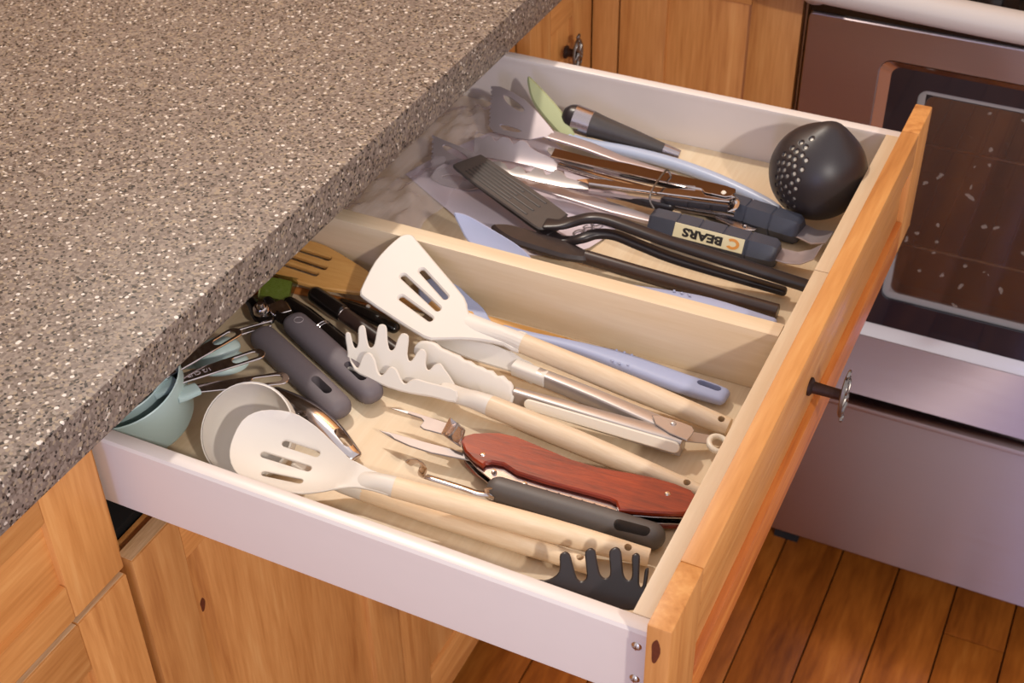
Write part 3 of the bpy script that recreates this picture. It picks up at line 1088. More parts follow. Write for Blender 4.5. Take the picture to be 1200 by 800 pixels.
obj('head', [xf(plate(bo, 0.0030, 0.0010, [circ((bcn[0] + 0.012, bcn[1] + 0.004), 0.0062, 14, 0.0042)], bowl_bend(bcn, 0.052, 0.030, 0.006), 0.004, 3), T(0, 0, -0.0060)),
             sweep([(ju[0] - 0.001, ju[1], 0), (ju[0] + 0.015, ju[1], -0.001), (u0, 0.0, -0.003), (u0 + 0.02, 0.0, -0.005)],
                   [(0.0092, 0.0092), (0.0085, 0.0078), (0.009, 0.0045), (0.010, 0.002)], seg=18, sub=4)], 'cream', Mc, t)
cf = [(0.1021, 0.0042), (0.1052, -0.0093), (0.1095, -0.0194), (0.1116, -0.0257), (0.1101, -0.028), (0.107, -0.027), (0.1037, -0.0206), (0.1004, -0.0158), (0.098, -0.0163), (0.0982, -0.0218), (0.1007, -0.0315), (0.1001, -0.0356), (0.0972, -0.037), (0.0945, -0.0344), (0.0912, -0.0264), (0.0874, -0.0197), (0.0844, -0.0192), (0.0829, -0.0227), (0.0833, -0.0305), (0.0836, -0.0382), (0.0819, -0.041), (0.0779, -0.0414), (0.0751, -0.0384), (0.0724, -0.0296), (0.0688, -0.0217), (0.0656, -0.0204), (0.0636, -0.0236), (0.063, -0.0308), (0.0612, -0.0363), (0.0575, -0.0378), (0.0538, -0.0359), (0.0523, -0.0284), (0.051, -0.02), (0.048, -0.0148), (0.0452, -0.0162), (0.0431, -0.0225), (0.0403, -0.027), (0.0363, -0.0271), (0.0337, -0.0233), (0.0327, -0.0162), (0.0303, -0.0113), (0.0274, -0.0111), (0.0247, -0.0159), (0.0197, -0.0186), (0.0147, -0.0146), (0.0024, -0.0034), (0.0004, 0.0047), (0.0183, 0.0063), (0.0427, 0.0046), (0.0676, 0.0022), (0.0874, 0.0042)]
far = obj('comb', plate(cf, 0.0030, 0.0010, (), None, 0.01, 2), 'cream', MF(((-0.2679, 0.2224, -0.05), (-0.9885, -0.14589, 0.0397), (0.12968, -0.68304, 0.71877))), t, 20)
cn = [(0.1081, -0.007), (0.1041, -0.0035), (0.097, 0.0009), (0.0951, -0.0009), (0.0954, -0.008), (0.0943, -0.0128), (0.0912, -0.015), (0.0876, -0.0146), (0.0825, -0.0107), (0.0768, -0.003), (0.0722, -0.0002), (0.0699, -0.003), (0.0684, -0.0079), (0.0651, -0.0106), (0.0605, -0.0097), (0.0551, -0.0048), (0.0501, -0.0009), (0.0469, -0.0013), (0.0448, -0.0047), (0.0401, -0.0079), (0.0302, -0.0085), (0.014, -0.0101), (0.0006, -0.01), (-0.0016, -0.0002), (0.0135, 0.0019), (0.0255, 0.0033), (0.0413, 0.0063), (0.062, 0.0079), (0.0843, 0.0063), (0.0983, 0.0042)]
obj('comb', plate(cn, 0.0032, 0.0012, (), None, 0.01, 2), 'cream', MF(((-0.258, 0.1993, -0.044), (-0.99824, 0.00975, 0.05849), (0.03529, -0.69504, 0.71811))), t, 20)
wood_handle(t, Mc, ju[0] - 0.001, [0.0066, 0.0080, 0.0092, 0.0098, 0.0098, 0.0094], 0.013, ju[1])

t = thing('slotted_turner', 'cream slotted turner with wooden handle, its blade leaning on the divider', 'turner', base((-0.0366, 0.2774, -0.0535)), 'cream utensils with wooden handles')
Md = MF(((-0.0366, 0.2774, -0.0535), (-0.98718, 0.09181, 0.13056), (0.09724, -0.30268, 0.94812)))
ju = (0.197, 0.0131)
hd = [(0.1982, 0.0023), (0.2117, 0.0067), (0.2286, 0.013), (0.2415, 0.0154), (0.2502, 0.0134), (0.2596, 0.0058), (0.2689, -0.0031), (0.3073, -0.0203), (0.3426, -0.036), (0.3495, -0.0391), (0.355, -0.0378), (0.3596, -0.0323), (0.3629, -0.0156), (0.3637, 0.003), (0.3606, 0.0215), (0.3571, 0.0362), (0.3547, 0.0403), (0.3495, 0.0429), (0.3138, 0.0479), (0.2768, 0.0515), (0.2655, 0.0478), (0.247, 0.0369), (0.2293, 0.0291), (0.2102, 0.0236), (0.1952, 0.0234)]
ho = [rslot(a, b, 0.0028, 8) for a, b in ([(0.3186, -0.0085), (0.284, 0.0053)], [(0.3303, 0.0053), (0.2831, 0.0195)], [(0.3182, 0.026), (0.2831, 0.0323)])]
obj('head', [plate(hd, 0.0050, 0.0014, ho, None, 0.008, 2),
             sweep([(ju[0] - 0.001, ju[1], 0), (ju[0] + 0.015, ju[1] + 0.0005, 0), (ju[0] + 0.04, ju[1] + 0.003, 0), (ju[0] + 0.075, ju[1] + 0.006, -0.0005)],
                   [(0.0092, 0.0090), (0.0085, 0.0072), (0.009, 0.0045), (0.010, 0.0012)], seg=18, sub=4)], 'cream', Md, t, 15)
wood_handle(t, Md, ju[0] - 0.001, [0.0080, 0.0092, 0.0100, 0.0100, 0.0095, 0.0092], 0.0075, ju[1])

# ---------------------------------------------------------------- cream and steel tongs
t = thing('locking_tongs', 'steel tongs with cream silicone ends and cream handle inlay, with a pull ring', 'tongs', base((-0.0598, 0.2397, -0.05)))


def bar(pts, rads, mat, parent, name, label=None, ex=7.0, sub=3, up=(0, 0, 1), seg=20):
    o = obj(name, sweep(pts, rads, up=up, seg=seg, ex=ex, caps='flat', sub=sub), mat, None, parent)
    if label:
        tag(o, label)
    return o


bar([(-0.0633, 0.237, -0.05), (-0.1391, 0.2342, -0.0485), (-0.2157, 0.2313, -0.0465)], [(0.0075, 0.0085), (0.0062, 0.0082), (0.0040, 0.0078)], 'tongs_steel', t, 'arm', 'steel tongs arm nearer the viewer')
bar([(-0.0722, 0.2467, -0.05), (-0.1491, 0.2576, -0.0475), (-0.2082, 0.2625, -0.045)], [(0.0075, 0.0075), (0.0062, 0.0070), (0.0052, 0.0066)], 'tongs_steel', t, 'arm', 'steel tongs arm nearer the divider')
Mi = MF(((-0.0622, 0.234, -0.05), (-0.99901, -0.03812, 0.023), (0.04337, -0.95009, 0.30894)))
obj('inlay', plate(rslot((0.0061, -0.0013), (0.1355, -0.0013), 0.0052, 8), 0.0024, 0.0009), 'creamy', Mi @ T(0, 0, 0.0068), t)
Mh = MF(((-0.2157, 0.2331, -0.0465), (-0.9827, 0.17983, 0.04422), (-0.12251, -0.81034, 0.57302)))
hd = [(0.003, -0.0068), (0.0105, -0.0091), (0.0167, -0.0108), (0.0212, -0.0085), (0.0277, -0.0105), (0.0327, -0.0091), (0.0385, -0.0095), (0.0446, -0.0085), (0.0508, -0.0095), (0.0568, -0.0081), (0.0632, -0.0095), (0.0705, -0.0088), (0.0763, -0.0088), (0.0829, -0.0085), (0.0894, -0.0099), (0.0959, -0.0092), (0.1028, -0.007), (0.1069, -0.0028), (0.1071, 0.0056), (0.0961, 0.0126), (0.077, 0.016), (0.0532, 0.0154), (0.0261, 0.0124), (-0.0031, 0.0091)]
obj('tip', plate(hd, 0.0040, 0.0014, (), lambda x, y, z: (x, y, z + 0.006 - 9.0 * (y - 0.004) ** 2 * 2), 0.006, 2), 'cream', Mh, t)
Mh = MF(((-0.2082, 0.2625, -0.045), (-0.99867, 0.01745, 0.04848), (0.02433, -0.66966, 0.74227)))
hd = [(0.0063, -0.0076), (0.0189, -0.0098), (0.0302, -0.0125), (0.0369, -0.0124), (0.0501, -0.0133), (0.0642, -0.0119), (0.0805, -0.0091), (0.0962, -0.0047), (0.105, -0.0002), (0.0997, 0.0039), (0.0834, 0.0051), (0.0658, 0.0058), (0.0445, 0.0052), (0.0234, 0.0046), (0.0034, 0.0084)]
obj('tip', plate(hd, 0.0034, 0.0012, (), lambda x, y, z: (x, y, z - 0.004 + 14.0 * y * y), 0.006, 2), 'cream', Mh, t)
obj('tip_block', sweep([(-0.1993, 0.2612, -0.0448), (-0.2315, 0.2641, -0.0445)], (0.0062, 0.0062), seg=16, ex=5, caps='flat'), 'cream', None, t)
Mh = MF(((-0.0596, 0.2376, -0.0405), (-0.96281, 0.26981, 0.0142), (0.01367, -0.00383, 0.9999)))
obj('hinge', [plate([(0.0382, -0.0016), (0.031, -0.0064), (0.0134, -0.0112), (0.0047, -0.0125), (0.0003, -0.0094), (-0.0014, -0.004), (-0.0022, 0.0042), (0.0136, 0.0064), (0.0296, 0.005)], 0.0016, 0.0005),
              xf(lathe([(0, 0.0024), (0.002, 0.0020), (0.0028, 0.0006)], 14), T(0.0183, -0.0048, 0.0))], 'tongs_steel', Mh, t, 20)
Mh = MF(((-0.041, 0.2555, -0.055), (-0.94413, -0.27642, 0.17949), (0.17226, 0.05043, 0.98376)))
obj('lock_strip', plate([(0.0283, -0.0063), (0.0048, -0.008), (0.0017, -0.0047), (0.005, 0.0028), (0.0273, 0.0072)], 0.0014, 0.0004), 'tongs_steel', Mh, t)
o_ = (-0.0026, 0.0002)
obj('pull_ring', xf(sweep([(0.0078 * math.cos(a), 0.0092 * math.sin(a), 0) for a in [2 * math.pi * i / 24 for i in range(24)]], 0.0026, seg=10, closed=True), T(o_[0], o_[1], 0.0)), 'creamy', Mh, t)

# ---------------------------------------------------------------- lilac spatula in front of the divider
t = thing('silicone_spatula', 'lilac silicone spatula with a slotted handle end, lying along the near side of the divider', 'spatula', base((-0.0546, 0.3174, -0.0565)))
Mf = MF(((-0.0545, 0.3168, -0.056), (-0.99981, 0.00805, 0.01789), (0.01789, -0.00014, 0.99984)))
cp = [(0.0011, 0.0011), (0.014, 0.0005), (0.0379, 0.0002), (0.0713, -0.0023), (0.101, -0.0043), (0.1302, -0.0041), (0.1552, -0.0028), (0.188, 0.0009), (0.2137, 0.0022)]
h = obj('handle', sweep([(a, b, 0) for a, b in cp], [(0.0098, 0.0052), (0.0108, 0.0056), (0.0112, 0.0058), (0.0112, 0.0058), (0.0104, 0.0056), (0.0078, 0.0054), (0.0062, 0.0050), (0.0052, 0.0046), (0.006, 0.004)], seg=20, ex=2.6, sub=4), 'lilac', Mf, t)
s0, s1 = [(0.0222, -0.0025), (0.0069, -0.0017)]
cut(h, [xf(plate(rslot(s0, s1, 0.0036), 0.04, 0.0001), I4)])
g = []
for a, b in [(0.1065, -0.0117), (0.0989, -0.012), (0.0915, -0.0116), (0.1051, -0.0056), (0.0982, -0.0049), (0.0911, -0.0058), (0.104, 0.0039), (0.0968, 0.0044), (0.089, 0.0032)]:
    g.append(xf(lathe([(0.0013, -0.0004), (0.0011, 0.0002), (0.0006, 0.0005), (0.0, 0.0006)], 8), T(a, b, 0.0052)))
tag(obj('grip_bumps', g, 'lilac', Mf, h), kind='stuff')
Mg = MF(((-0.2669, 0.3138, -0.051), (-0.95949, 0.22504, 0.16949), (0.11393, -0.24028, 0.964)))
hd = [(0.0075, -0.0028), (0.0162, -0.0021), (0.0341, -0.0108), (0.054, -0.0143), (0.069, -0.0167), (0.0813, -0.0161), (0.0923, -0.0113), (0.0991, -0.0018), (0.0972, 0.01), (0.0844, 0.0194), (0.0611, 0.0214), (0.0358, 0.0189), (0.0147, 0.0132), (0.0005, 0.0055)]
obj('blade', plate(hd, 0.0030, 0.0011, (), bowl_bend((0.065, 0.0037), 0.055, 0.034, 0.009), 0.006, 3), 'lilac', Mg, t)

# ---------------------------------------------------------------- bamboo turner and spoon by the divider
t = thing('bamboo_turner', 'brown bamboo turner with three slots, its blade half under the worktop', 'turner', base((-0.1953, 0.343, -0.0605)))
Mg = MF(((-0.1916, 0.3343, -0.06), (-0.99441, -0.07838, 0.0707), (0.07831, -0.09868, 0.99203)))
hd = [(0.2965, -0.0348), (0.275, -0.0313), (0.2563, -0.0254), (0.2318, -0.0168), (0.2121, -0.0078), (0.1891, -0.003), (0.1096, -0.0026), (0.0416, -0.004), (0.0044, -0.0029), (-0.0015, -0.0006), (0.0014, 0.0053), (0.0372, 0.008), (0.1044, 0.01), (0.1818, 0.013), (0.2082, 0.0137), (0.2237, 0.0149), (0.2565, 0.0218), (0.285, 0.0232), (0.3091, 0.0213), (0.3286, 0.0213), (0.346, 0.0138), (0.351, -0.0071), (0.3314, -0.0289)]
ho = [rslot(a, b, 0.0026) for a, b in ([(0.331, -0.0194), (0.2735, -0.0171)], [(0.3353, -0.0081), (0.2714, -0.0039)], [(0.3361, 0.0044), (0.2749, 0.0073)])]
ho.append(circ((0.0228, 0.0016), 0.0032, 12))
obj('blade', plate(hd, 0.0058, 0.0014, ho, None, 0.01, 2), 'bamboo', Mg, t)
t = thing('wooden_spoon', 'reddish wooden spoon handle showing under the bamboo turner', 'spoon', base((-0.4178, 0.3043, -0.06)))
obj('handle', sweep([(-0.5135, 0.2952, -0.0605), (-0.4728, 0.2995, -0.0603), (-0.4099, 0.3039, -0.0603), (-0.372, 0.3066, -0.0605)], [0.0036, 0.0038, 0.0036, 0.0033], seg=14, sub=4), 'orange', None, t)
obj('bowl', plate([(0.03 * math.cos(a), 0.020 * math.sin(a)) for a in [2 * math.pi * i / 20 for i in range(20)]], 0.004, 0.001, (), bowl_bend((0, 0), 0.03, 0.02, 0.004), 0.006), 'orange',
    MF(((-0.5051, 0.2921, -0.0575), (-0.99959, -0.02874, 0.0), (0.0, 0.0, 1.0))) @ T(0.026, 0, 0), t)

# ---------------------------------------------------------------- can opener with two grey grips
t = thing('can_opener', 'can opener with two parallel dark grey rubber grips and a steel head', 'can opener', base((-0.4034, 0.1927, -0.05)))


def grip(A, name_label, a, b, slot, rw, rh):
    Mx = MF(A)
    g = obj('grip', sweep([(a * k / 4, 0, 0) for k in range(5)], [(rw * q, rh * q) for q in (0.94, 1.0, 1.0, 1.0, 0.97)], seg=24, ex=2.5, sub=3), 'grip', Mx, t)
    tag(g, name_label)
    cut(g, [xf(plate(rslot((slot[0], 0.0005), (slot[1], 0.0005), 0.0040), 0.06, 0.0001), I4)])
    return g, Mx


grip(((-0.3513, 0.1598, -0.0525), (-0.90658, 0.42155, 0.02035), (0.01845, -0.00858, 0.99979)), 'dark grey grip nearer the measuring cups', 0.1229, 0, (0.014, 0.0331), 0.0128, 0.0108)
ga_, Mg2 = grip(((-0.3358, 0.1888, -0.052), (-0.90578, 0.42275, 0.0289), (0.02619, -0.01222, 0.99958)), 'dark grey grip nearer the divider', 0.1211, 0, (0.0103, 0.0322), 0.0126, 0.0108)
c = (0.1086, 0.0039)
obj('grip_mark', xf(sweep([(0.0042 * math.cos(a), 0.0042 * math.sin(a), 0) for a in [2 * math.pi * i / 20 for i in range(20)]], 0.00025, seg=6, closed=True), T(0.1131, 0.001, 0.0110)), 'white_ink', Mg2, ga_)
obj('shank', sweep([(-0.4674, 0.2321, -0.046), (-0.485, 0.207, -0.044)], 0.0014, seg=10), 'chrome', None, t)
obj('shank', sweep([(-0.4637, 0.2253, -0.046), (-0.4796, 0.2018, -0.044)], 0.0014, seg=10), 'chrome', None, t)
obj('blade_plate', plate([(0.0249, 0.0048), (0.0216, -0.0077), (0.0171, -0.0093), (0.0037, -0.0066), (0.0098, 0.0087), (0.0146, 0.0092)], 0.0016, 0.0004), 'chrome', MF(((-0.4548, 0.2422, -0.044), (-0.91583, 0.37433, 0.14537), (0.06682, -0.2149, 0.97435))), t)
obj('neck', sweep([(-0.4487, 0.2407, -0.048), (-0.4659, 0.2443, -0.046), (-0.4865, 0.2555, -0.044)], [(0.0085, 0.004), (0.008, 0.004), (0.005, 0.004)], seg=14, sub=3), 'gblack', None, t)
obj('gear', [xf(lathe([(0, 0.004), (0.006, 0.004), (0.0075, 0.002), (0.0075, -0.004), (0, -0.004)], 18), T(*(-0.4813, 0.2373, -0.04))),
             xf(lathe([(0, 0.007), (0.003, 0.007), (0.004, 0.004), (0.004, 0.0)], 12), T(*(-0.4796, 0.2352, -0.038)))], 'chrome', None, t)
obj('head_frame', sweep([(-0.4697, 0.2354, -0.047), (-0.4814, 0.2329, -0.047), (-0.4963, 0.2465, -0.047), (-0.507, 0.2536, -0.047)], [(0.006, 0.0035)] * 4, seg=12, sub=3), 'gblack', None, t)

# ---------------------------------------------------------------- polished scoop handle
t = thing('steel_scoop', 'polished steel scoop handle with an oval hole, beside the slotted spoon', 'scoop', base((-0.3474, 0.1307, -0.055)))
h = obj('handle', sweep([(a, b, c_) for (a, b), c_ in zip([(0.0062, -0.0022), (0.0182, -0.0025), (0.039, -0.0041), (0.0631, -0.0042), (0.0859, -0.0029), (0.1132, 0.001)], (0, 0.0005, 0.002, 0.003, 0.002, 0))],
                        [(0.0078, 0.0045), (0.0100, 0.0056), (0.0118, 0.0066), (0.0122, 0.007), (0.011, 0.006), (0.008, 0.005)], seg=22, sub=5), 'chrome', MF(((-0.3051, 0.1119, -0.057), (-0.93249, 0.35837, 0.04513), (0.04213, -0.01619, 0.99898))), t)
cut(h, [plate(rslot(*[(0.0164, -0.0052), (0.0308, -0.0069)], 0.0042), 0.05, 0.0001)])

# ---------------------------------------------------------------- nested teal measuring cups with steel handles
def cup(pos, rr, hh, label, tab, fr_, ol, slot, text=None, tilt=R(14)):
    t = thing('measuring_cup', label, 'measuring cup', base(pos), 'teal measuring cups')
    Mx = T(*pos) @ Matrix.Rotation(tilt, 4, 'X') @ Matrix.Rotation(R(-6), 4, 'Y')
    w = 0.0014
    pr = [(0, -hh + w), (rr * 0.78, -hh + w), (rr * 0.84, -hh + 0.006), (rr - w, -0.001), (rr - w * 0.5, 0), (rr, -0.001), (rr * 0.87, -hh + 0.005), (rr * 0.80, -hh), (0, -hh)]
    bw = obj('bowl', lathe(pr, 44), 'teal', Mx, t)
    obj('handle_tab', sweep(tab, [(0.0085, 0.0035), (0.0080, 0.0030), (0.0070, 0.0026)], seg=14, ex=4, caps='flat'), 'teal', None, t)
    h = obj('handle', plate(ol, 0.0016, 0.0005, [rslot(slot[0], slot[1], slot[2])], None, 0.01, 1), 'chrome', MF(fr_), t)
    tag(h, 'steel handle with a slotted end')
    if text:
        obj('lettering', xf(letters(text, 0.0062), Matrix(((-1, 0, 0, slot[3][0]), (0, -1, 0, slot[3][1]), (0, 0, 1, 0.00095), (0, 0, 0, 1)))), 'white_ink', MF(fr_), h)
    return t


def hand(L, w0, w1):
    """Steel handle outline: waisted strip with a round end, from 0 to L along x."""
    o = [(0, -w0), (L * 0.5, -(w0 + w1) / 2), (L - w1, -w1)]
    for k in range(1, 8):
        a = -math.pi / 2 + math.pi * k / 8
        o.append((L - w1 + w1 * math.cos(a), w1 * math.sin(a)))
    return o + [(L - w1, w1), (L * 0.5, (w0 + w1) / 2), (0, w0)]


cup((-0.4951, 0.0646, -0.003), 0.0480, 0.0520, 'large teal measuring cup at the near left corner holding the two smaller cups', [(-0.4532, 0.0786, -0.012), (-0.4494, 0.0827, -0.012), (-0.4433, 0.0934, -0.0125)],
    ((-0.4462, 0.0902, -0.012), (0.72912, 0.67721, -0.09886), (0.07244, 0.06728, 0.9951)), hand(0.0809, 0.0055, 0.0085), ((0.0529, 0), (0.0709, 0), 0.0042))
cup((-0.5088, 0.0708, -0.006), 0.0440, 0.0460, 'middle teal measuring cup nested inside the large one, its steel handle lettered', [(-0.4706, 0.0702, -0.008), (-0.4659, 0.0759, -0.007), (-0.4612, 0.0884, -0.0065)],
    ((-0.462, 0.0861, -0.006), (0.50927, 0.85759, -0.07207), (0.0368, 0.06196, 0.9974)), hand(0.0833, 0.0062, 0.0076), ((0.0573, 0), (0.0733, 0), 0.0040, (0.0233, 0.0)), '1/2 CUP')
cup((-0.5161, 0.0708, -0.003), 0.0385, 0.0380, 'small teal measuring cup nested innermost under the worktop edge', [(-0.4817, 0.072, -0.004), (-0.4761, 0.0768, -0.002), (-0.4713, 0.0869, -0.0015)],
    ((-0.4699, 0.0832, 0.0), (0.20466, 0.97643, -0.0686), (0.01407, 0.06714, 0.99764)), hand(0.0875, 0.0062, 0.0076), ((0.0615, 0), (0.0775, 0), 0.0040))
for lab, fr_, a, b in (('pale teal measuring spoon lying under the lettered cup handle', ((-0.4468, 0.1673, -0.04), (-0.85444, -0.51956, 0.0), (0.0, 0.0, 1.0)), 0.024, 0.017),
                       ('pale teal measuring spoon lying under the topmost cup handle', ((-0.461, 0.1765, -0.032), (-0.70995, -0.70425, 0.0), (0.0, 0.0, 1.0)), 0.020, 0.014)):
    t = thing('measuring_spoon', lab, 'measuring spoon', base(fr_[0]), 'teal measuring spoons')
    ol = [(a * (1 + math.cos(q)), b * math.sin(q)) for q in [2 * math.pi * i / 24 for i in range(24)]]
    obj('bowl', plate(ol, 0.0016, 0.0005, (), lambda x, y, z, a=a, b=b: (x, y, z + 0.010 * max(0, 1 - ((x - a) / a) ** 2 - (y / b) ** 2) ** 0.6), 0.004), 'teal', MF(fr_), t)
    obj('handle', sweep([(a * 1.98, 0, 0), (a * 1.98 + 0.03, 0.0, -0.001)], (0.003, 0.0010), seg=10, ex=4, caps='flat'), 'teal', MF(fr_), t)

# ---------------------------------------------------------------- black tubes between the grips and the turner
t = thing('lighter', 'glossy black tube with two thin silver rings beside the grey grips', 'lighter', base((-0.4193, 0.247, -0.05)))
Mk = MF(((-0.3547, 0.2177, -0.053), (-0.92066, 0.38963, 0.0241), (0.0222, -0.00939, 0.99971)))
obj('barrel', sweep([(0, 0, 0), (0.0622, 0, 0), (0.0697, 0, 0)], [0.0100, 0.0100, 0.0098], seg=20, caps='flat'), 'gblack', Mk, t)
obj('cap', sweep([(0.0703, 0, 0), (0.0996, 0, 0), (0.1245, 0, 0)], [0.0096, 0.0094, 0.0070], seg=20), 'gblack', Mk, t)
for q in (0.55, 0.578):
    obj('ring', sweep([(0.1245 * q - 0.0004, 0, 0), (0.1245 * q + 0.0004, 0, 0)], 0.01015, seg=20, caps='flat'), 'chrome', Mk, t)
t = thing('lighter', 'second black tube with silver rings, lying against the bamboo turner', 'lighter', base((-0.3937, 0.2658, -0.05)))
Mk = MF(((-0.3371, 0.2431, -0.049), (-0.94083, 0.33797, 0.02491), (0.02344, -0.00842, 0.99969)))
obj('barrel', sweep([(0, 0, 0), (0.0819, 0, 0)], [0.0068, 0.0072], seg=18, caps='flat'), 'brown', Mk, t)
obj('cap', sweep([(0.0831, 0, 0), (0.1204, 0, 0)], [0.0085, 0.0085], seg=18), 'gblack', Mk, t)
for q in (0.655, 0.68):
    obj('ring', sweep([(0.1204 * q - 0.0004, 0, 0), (0.1204 * q + 0.0004, 0, 0)], 0.0075, seg=18, caps='flat'), 'chrome', Mk, t)
t = thing('peeler', 'black glossy peeler handle with a pale rivet under the turner blade', 'peeler', base((-0.3982, 0.2882, -0.055)))
o = obj('handle', sweep([(-0.4273, 0.2927, -0.055), (-0.3975, 0.2871, -0.054), (-0.3642, 0.2806, -0.055)], [(0.006, 0.005), (0.0075, 0.006), (0.006, 0.005)], seg=16, sub=4), 'gblack', None, t)
obj('rivet', xf(lathe([(0, 0.0068), (0.0018, 0.0064), (0.0024, 0.005)], 12), T(*(-0.3988, 0.2924, -0.054))), 'creamy', None, o)
t = thing('lime_scoop', 'lime green plastic scoop with a clear rim, peeking out below the worktop edge', 'scoop', base((-0.4904, 0.2806, -0.05)))
obj('body', box((0.004, -0.010, -0.012), (0.034, 0.012, -0.001), 0.003), 'lime', MF(((-0.4735, 0.2824, -0.046), (-0.8832, -0.40109, 0.24308), (0.39842, -0.36821, 0.84005))), t)
obj('rim', plate([(-0.002, -0.012), (0.032, -0.012), (0.032, 0.020), (0.004, 0.020)], 0.0016, 0.0004), 'clear', MF(((-0.4735, 0.2824, -0.046), (-0.8832, -0.40109, 0.24308), (0.39842, -0.36821, 0.84005))) @ T(0, 0, 0.0012), t)

# ---------------------------------------------------------------- corkscrew with red wooden scales
t = thing('corkscrew', 'folding corkscrew with red wooden scales, steel blades and a spiral worm', 'corkscrew', base((-0.1121, 0.1708, -0.05)))
Mm = MF(((-0.0305, 0.1705, -0.0445), (-0.99695, -0.0776, 0.00771), (0.00769, 0.0006, 0.99997)))
red = [(0.1977, 0.0001), (0.1983, -0.0069), (0.1922, -0.0126), (0.1825, -0.0171), (0.1724, -0.0207), (0.1576, -0.0218), (0.1292, -0.0165), (0.1053, -0.012), (0.0829, -0.0109), (0.055, -0.0141), (0.0375, -0.0155), (0.0197, -0.015), (0.0049, -0.0124), (-0.001, -0.0065), (-0.0023, 0.006), (0.0029, 0.0145), (0.0103, 0.0173), (0.0261, 0.0223), (0.0422, 0.0265), (0.052, 0.0287), (0.0565, 0.0214), (0.062, 0.0195), (0.0799, 0.0192), (0.1159, 0.0195), (0.1422, 0.0179), (0.1555, 0.0124), (0.1649, 0.0133), (0.1695, 0.0166), (0.1701, 0.0206), (0.1801, 0.0164), (0.1906, 0.0095)]
liner = [(0.1977, 0.0001), (0.1983, -0.0069), (0.1922, -0.0126), (0.1724, -0.0207), (0.1576, -0.0218), (0.1292, -0.0165), (0.1053, -0.012), (0.0829, -0.0109), (0.055, -0.0141), (0.0197, -0.015), (0.0049, -0.0124), (-0.001, -0.0065), (-0.0023, 0.006), (0.0029, 0.0145), (0.0261, 0.0223), (0.052, 0.0287), (0.0772, 0.0273), (0.1122, 0.0294), (0.1411, 0.0301), (0.1604, 0.028), (0.1746, 0.0207), (0.1906, 0.0095)]
spine = [(0.1972, -0.0024), (0.1916, -0.0112), (0.172, -0.0197), (0.1572, -0.0208), (0.129, -0.016), (0.1049, -0.0111), (0.0826, -0.0099), (0.0547, -0.0131), (0.0194, -0.0141), (0.0026, -0.0092), (0.0, -0.0), (0.0149, 0.0016), (0.0495, 0.0035), (0.0776, 0.0049), (0.1224, 0.002), (0.1527, 0.0005), (0.1734, 0.0052), (0.1881, 0.0064)]
sc_ = obj('scale', plate(red, 0.0052, 0.0012), 'redwood', Mm, t)
tag(sc_, 'upper red wooden scale')
obj('scale', plate(red, 0.0052, 0.0012), 'redwood', Mm @ T(0, 0, -0.0136), t)
obj('liner', plate(liner, 0.0012, 0.0003), 'steel', Mm @ T(0, 0.0004, -0.0033), t)
obj('liner', plate(liner, 0.0012, 0.0003), 'steel', Mm @ T(0, 0.0004, -0.0100), t)
obj('spine', plate(spine, 0.0050, 0.0003), 'dsteel', Mm @ T(0, 0, -0.0066), t)
for a, b in [(0.1749, 0.009), (0.0212, -0.0011)]:
    obj('rivet', xf(lathe([(0, 0.0036), (0.0018, 0.0034), (0.0026, 0.0024)], 14), T(a, b, 0)), 'chrome', Mm, sc_)
for a, b in [(0.1604, 0.0206), (0.1319, 0.0255)]:
    obj('rivet', xf(lathe([(0, 0.0006), (0.0017, 0.0004), (0.0024, -0.0026)], 14), T(a, b, 0)), 'chrome', Mm, t)
w0, w1 = [(0.1145, 0.0272), (0.0542, 0.0285)]
wl = math.hypot(w1[0] - w0[0], w1[1] - w0[1])
wa = math.atan2(w1[1] - w0[1], w1[0] - w0[0])
hx = [(wl * k / 96, 0.0030 * math.cos(2 * math.pi * k / 16), 0.0030 * math.sin(2 * math.pi * k / 16)) for k in range(97)]
obj('worm', sweep(hx, 0.0011, up=(0.3, 0.2, 1), seg=8), 'chrome', Mm @ T(w0[0], w0[1], -0.0045) @ Matrix.Rotation(wa, 4, 'Z'), t)
Mk = MF(((-0.226, 0.1608, -0.05), (-0.99894, -0.03837, -0.02558), (-0.02556, -0.00098, 0.99967)))
obj('blade', plate([(0.079, -0.0157), (0.0627, -0.0178), (0.0485, -0.0172), (0.0358, -0.0162), (0.0232, -0.0152), (0.0119, -0.0068), (0.0136, -0.0004), (0.0236, -0.0011), (0.034, -0.0012), (0.0404, -0.001), (0.0451, -0.0033), (0.045, -0.0103), (0.0488, -0.013), (0.0625, -0.0142)], 0.0016, 0.0005), 'blade_steel', Mk @ T(0, 0, 0.004), t)
obj('blade', plate([(0.0772, 0.0096), (0.0677, 0.0089), (0.0572, 0.0089), (0.041, 0.009), (0.0274, 0.0089), (0.0108, 0.0087), (-0.0087, 0.0102), (-0.0143, 0.0157), (0.005, 0.0177), (0.0238, 0.0194), (0.0443, 0.0183), (0.0603, 0.0153)], 0.0018, 0.0006), 'blade_steel', Mk, t)
o_ = [(0.0222, 0.0018), (0.0234, -0.0174), (0.017, -0.0175), (0.0057, -0.0103), (-0.0, 0.0101), (0.0077, 0.0087)]
obj('bottle_rest', [plate(o_, 0.0016, 0.0005, (), lambda x, y, z: (x, y, z + 0.003 * math.sin((x - o_[0][0]) * 420)), 0.003)], 'steel', Mk @ T(0, 0, 0.008), t)

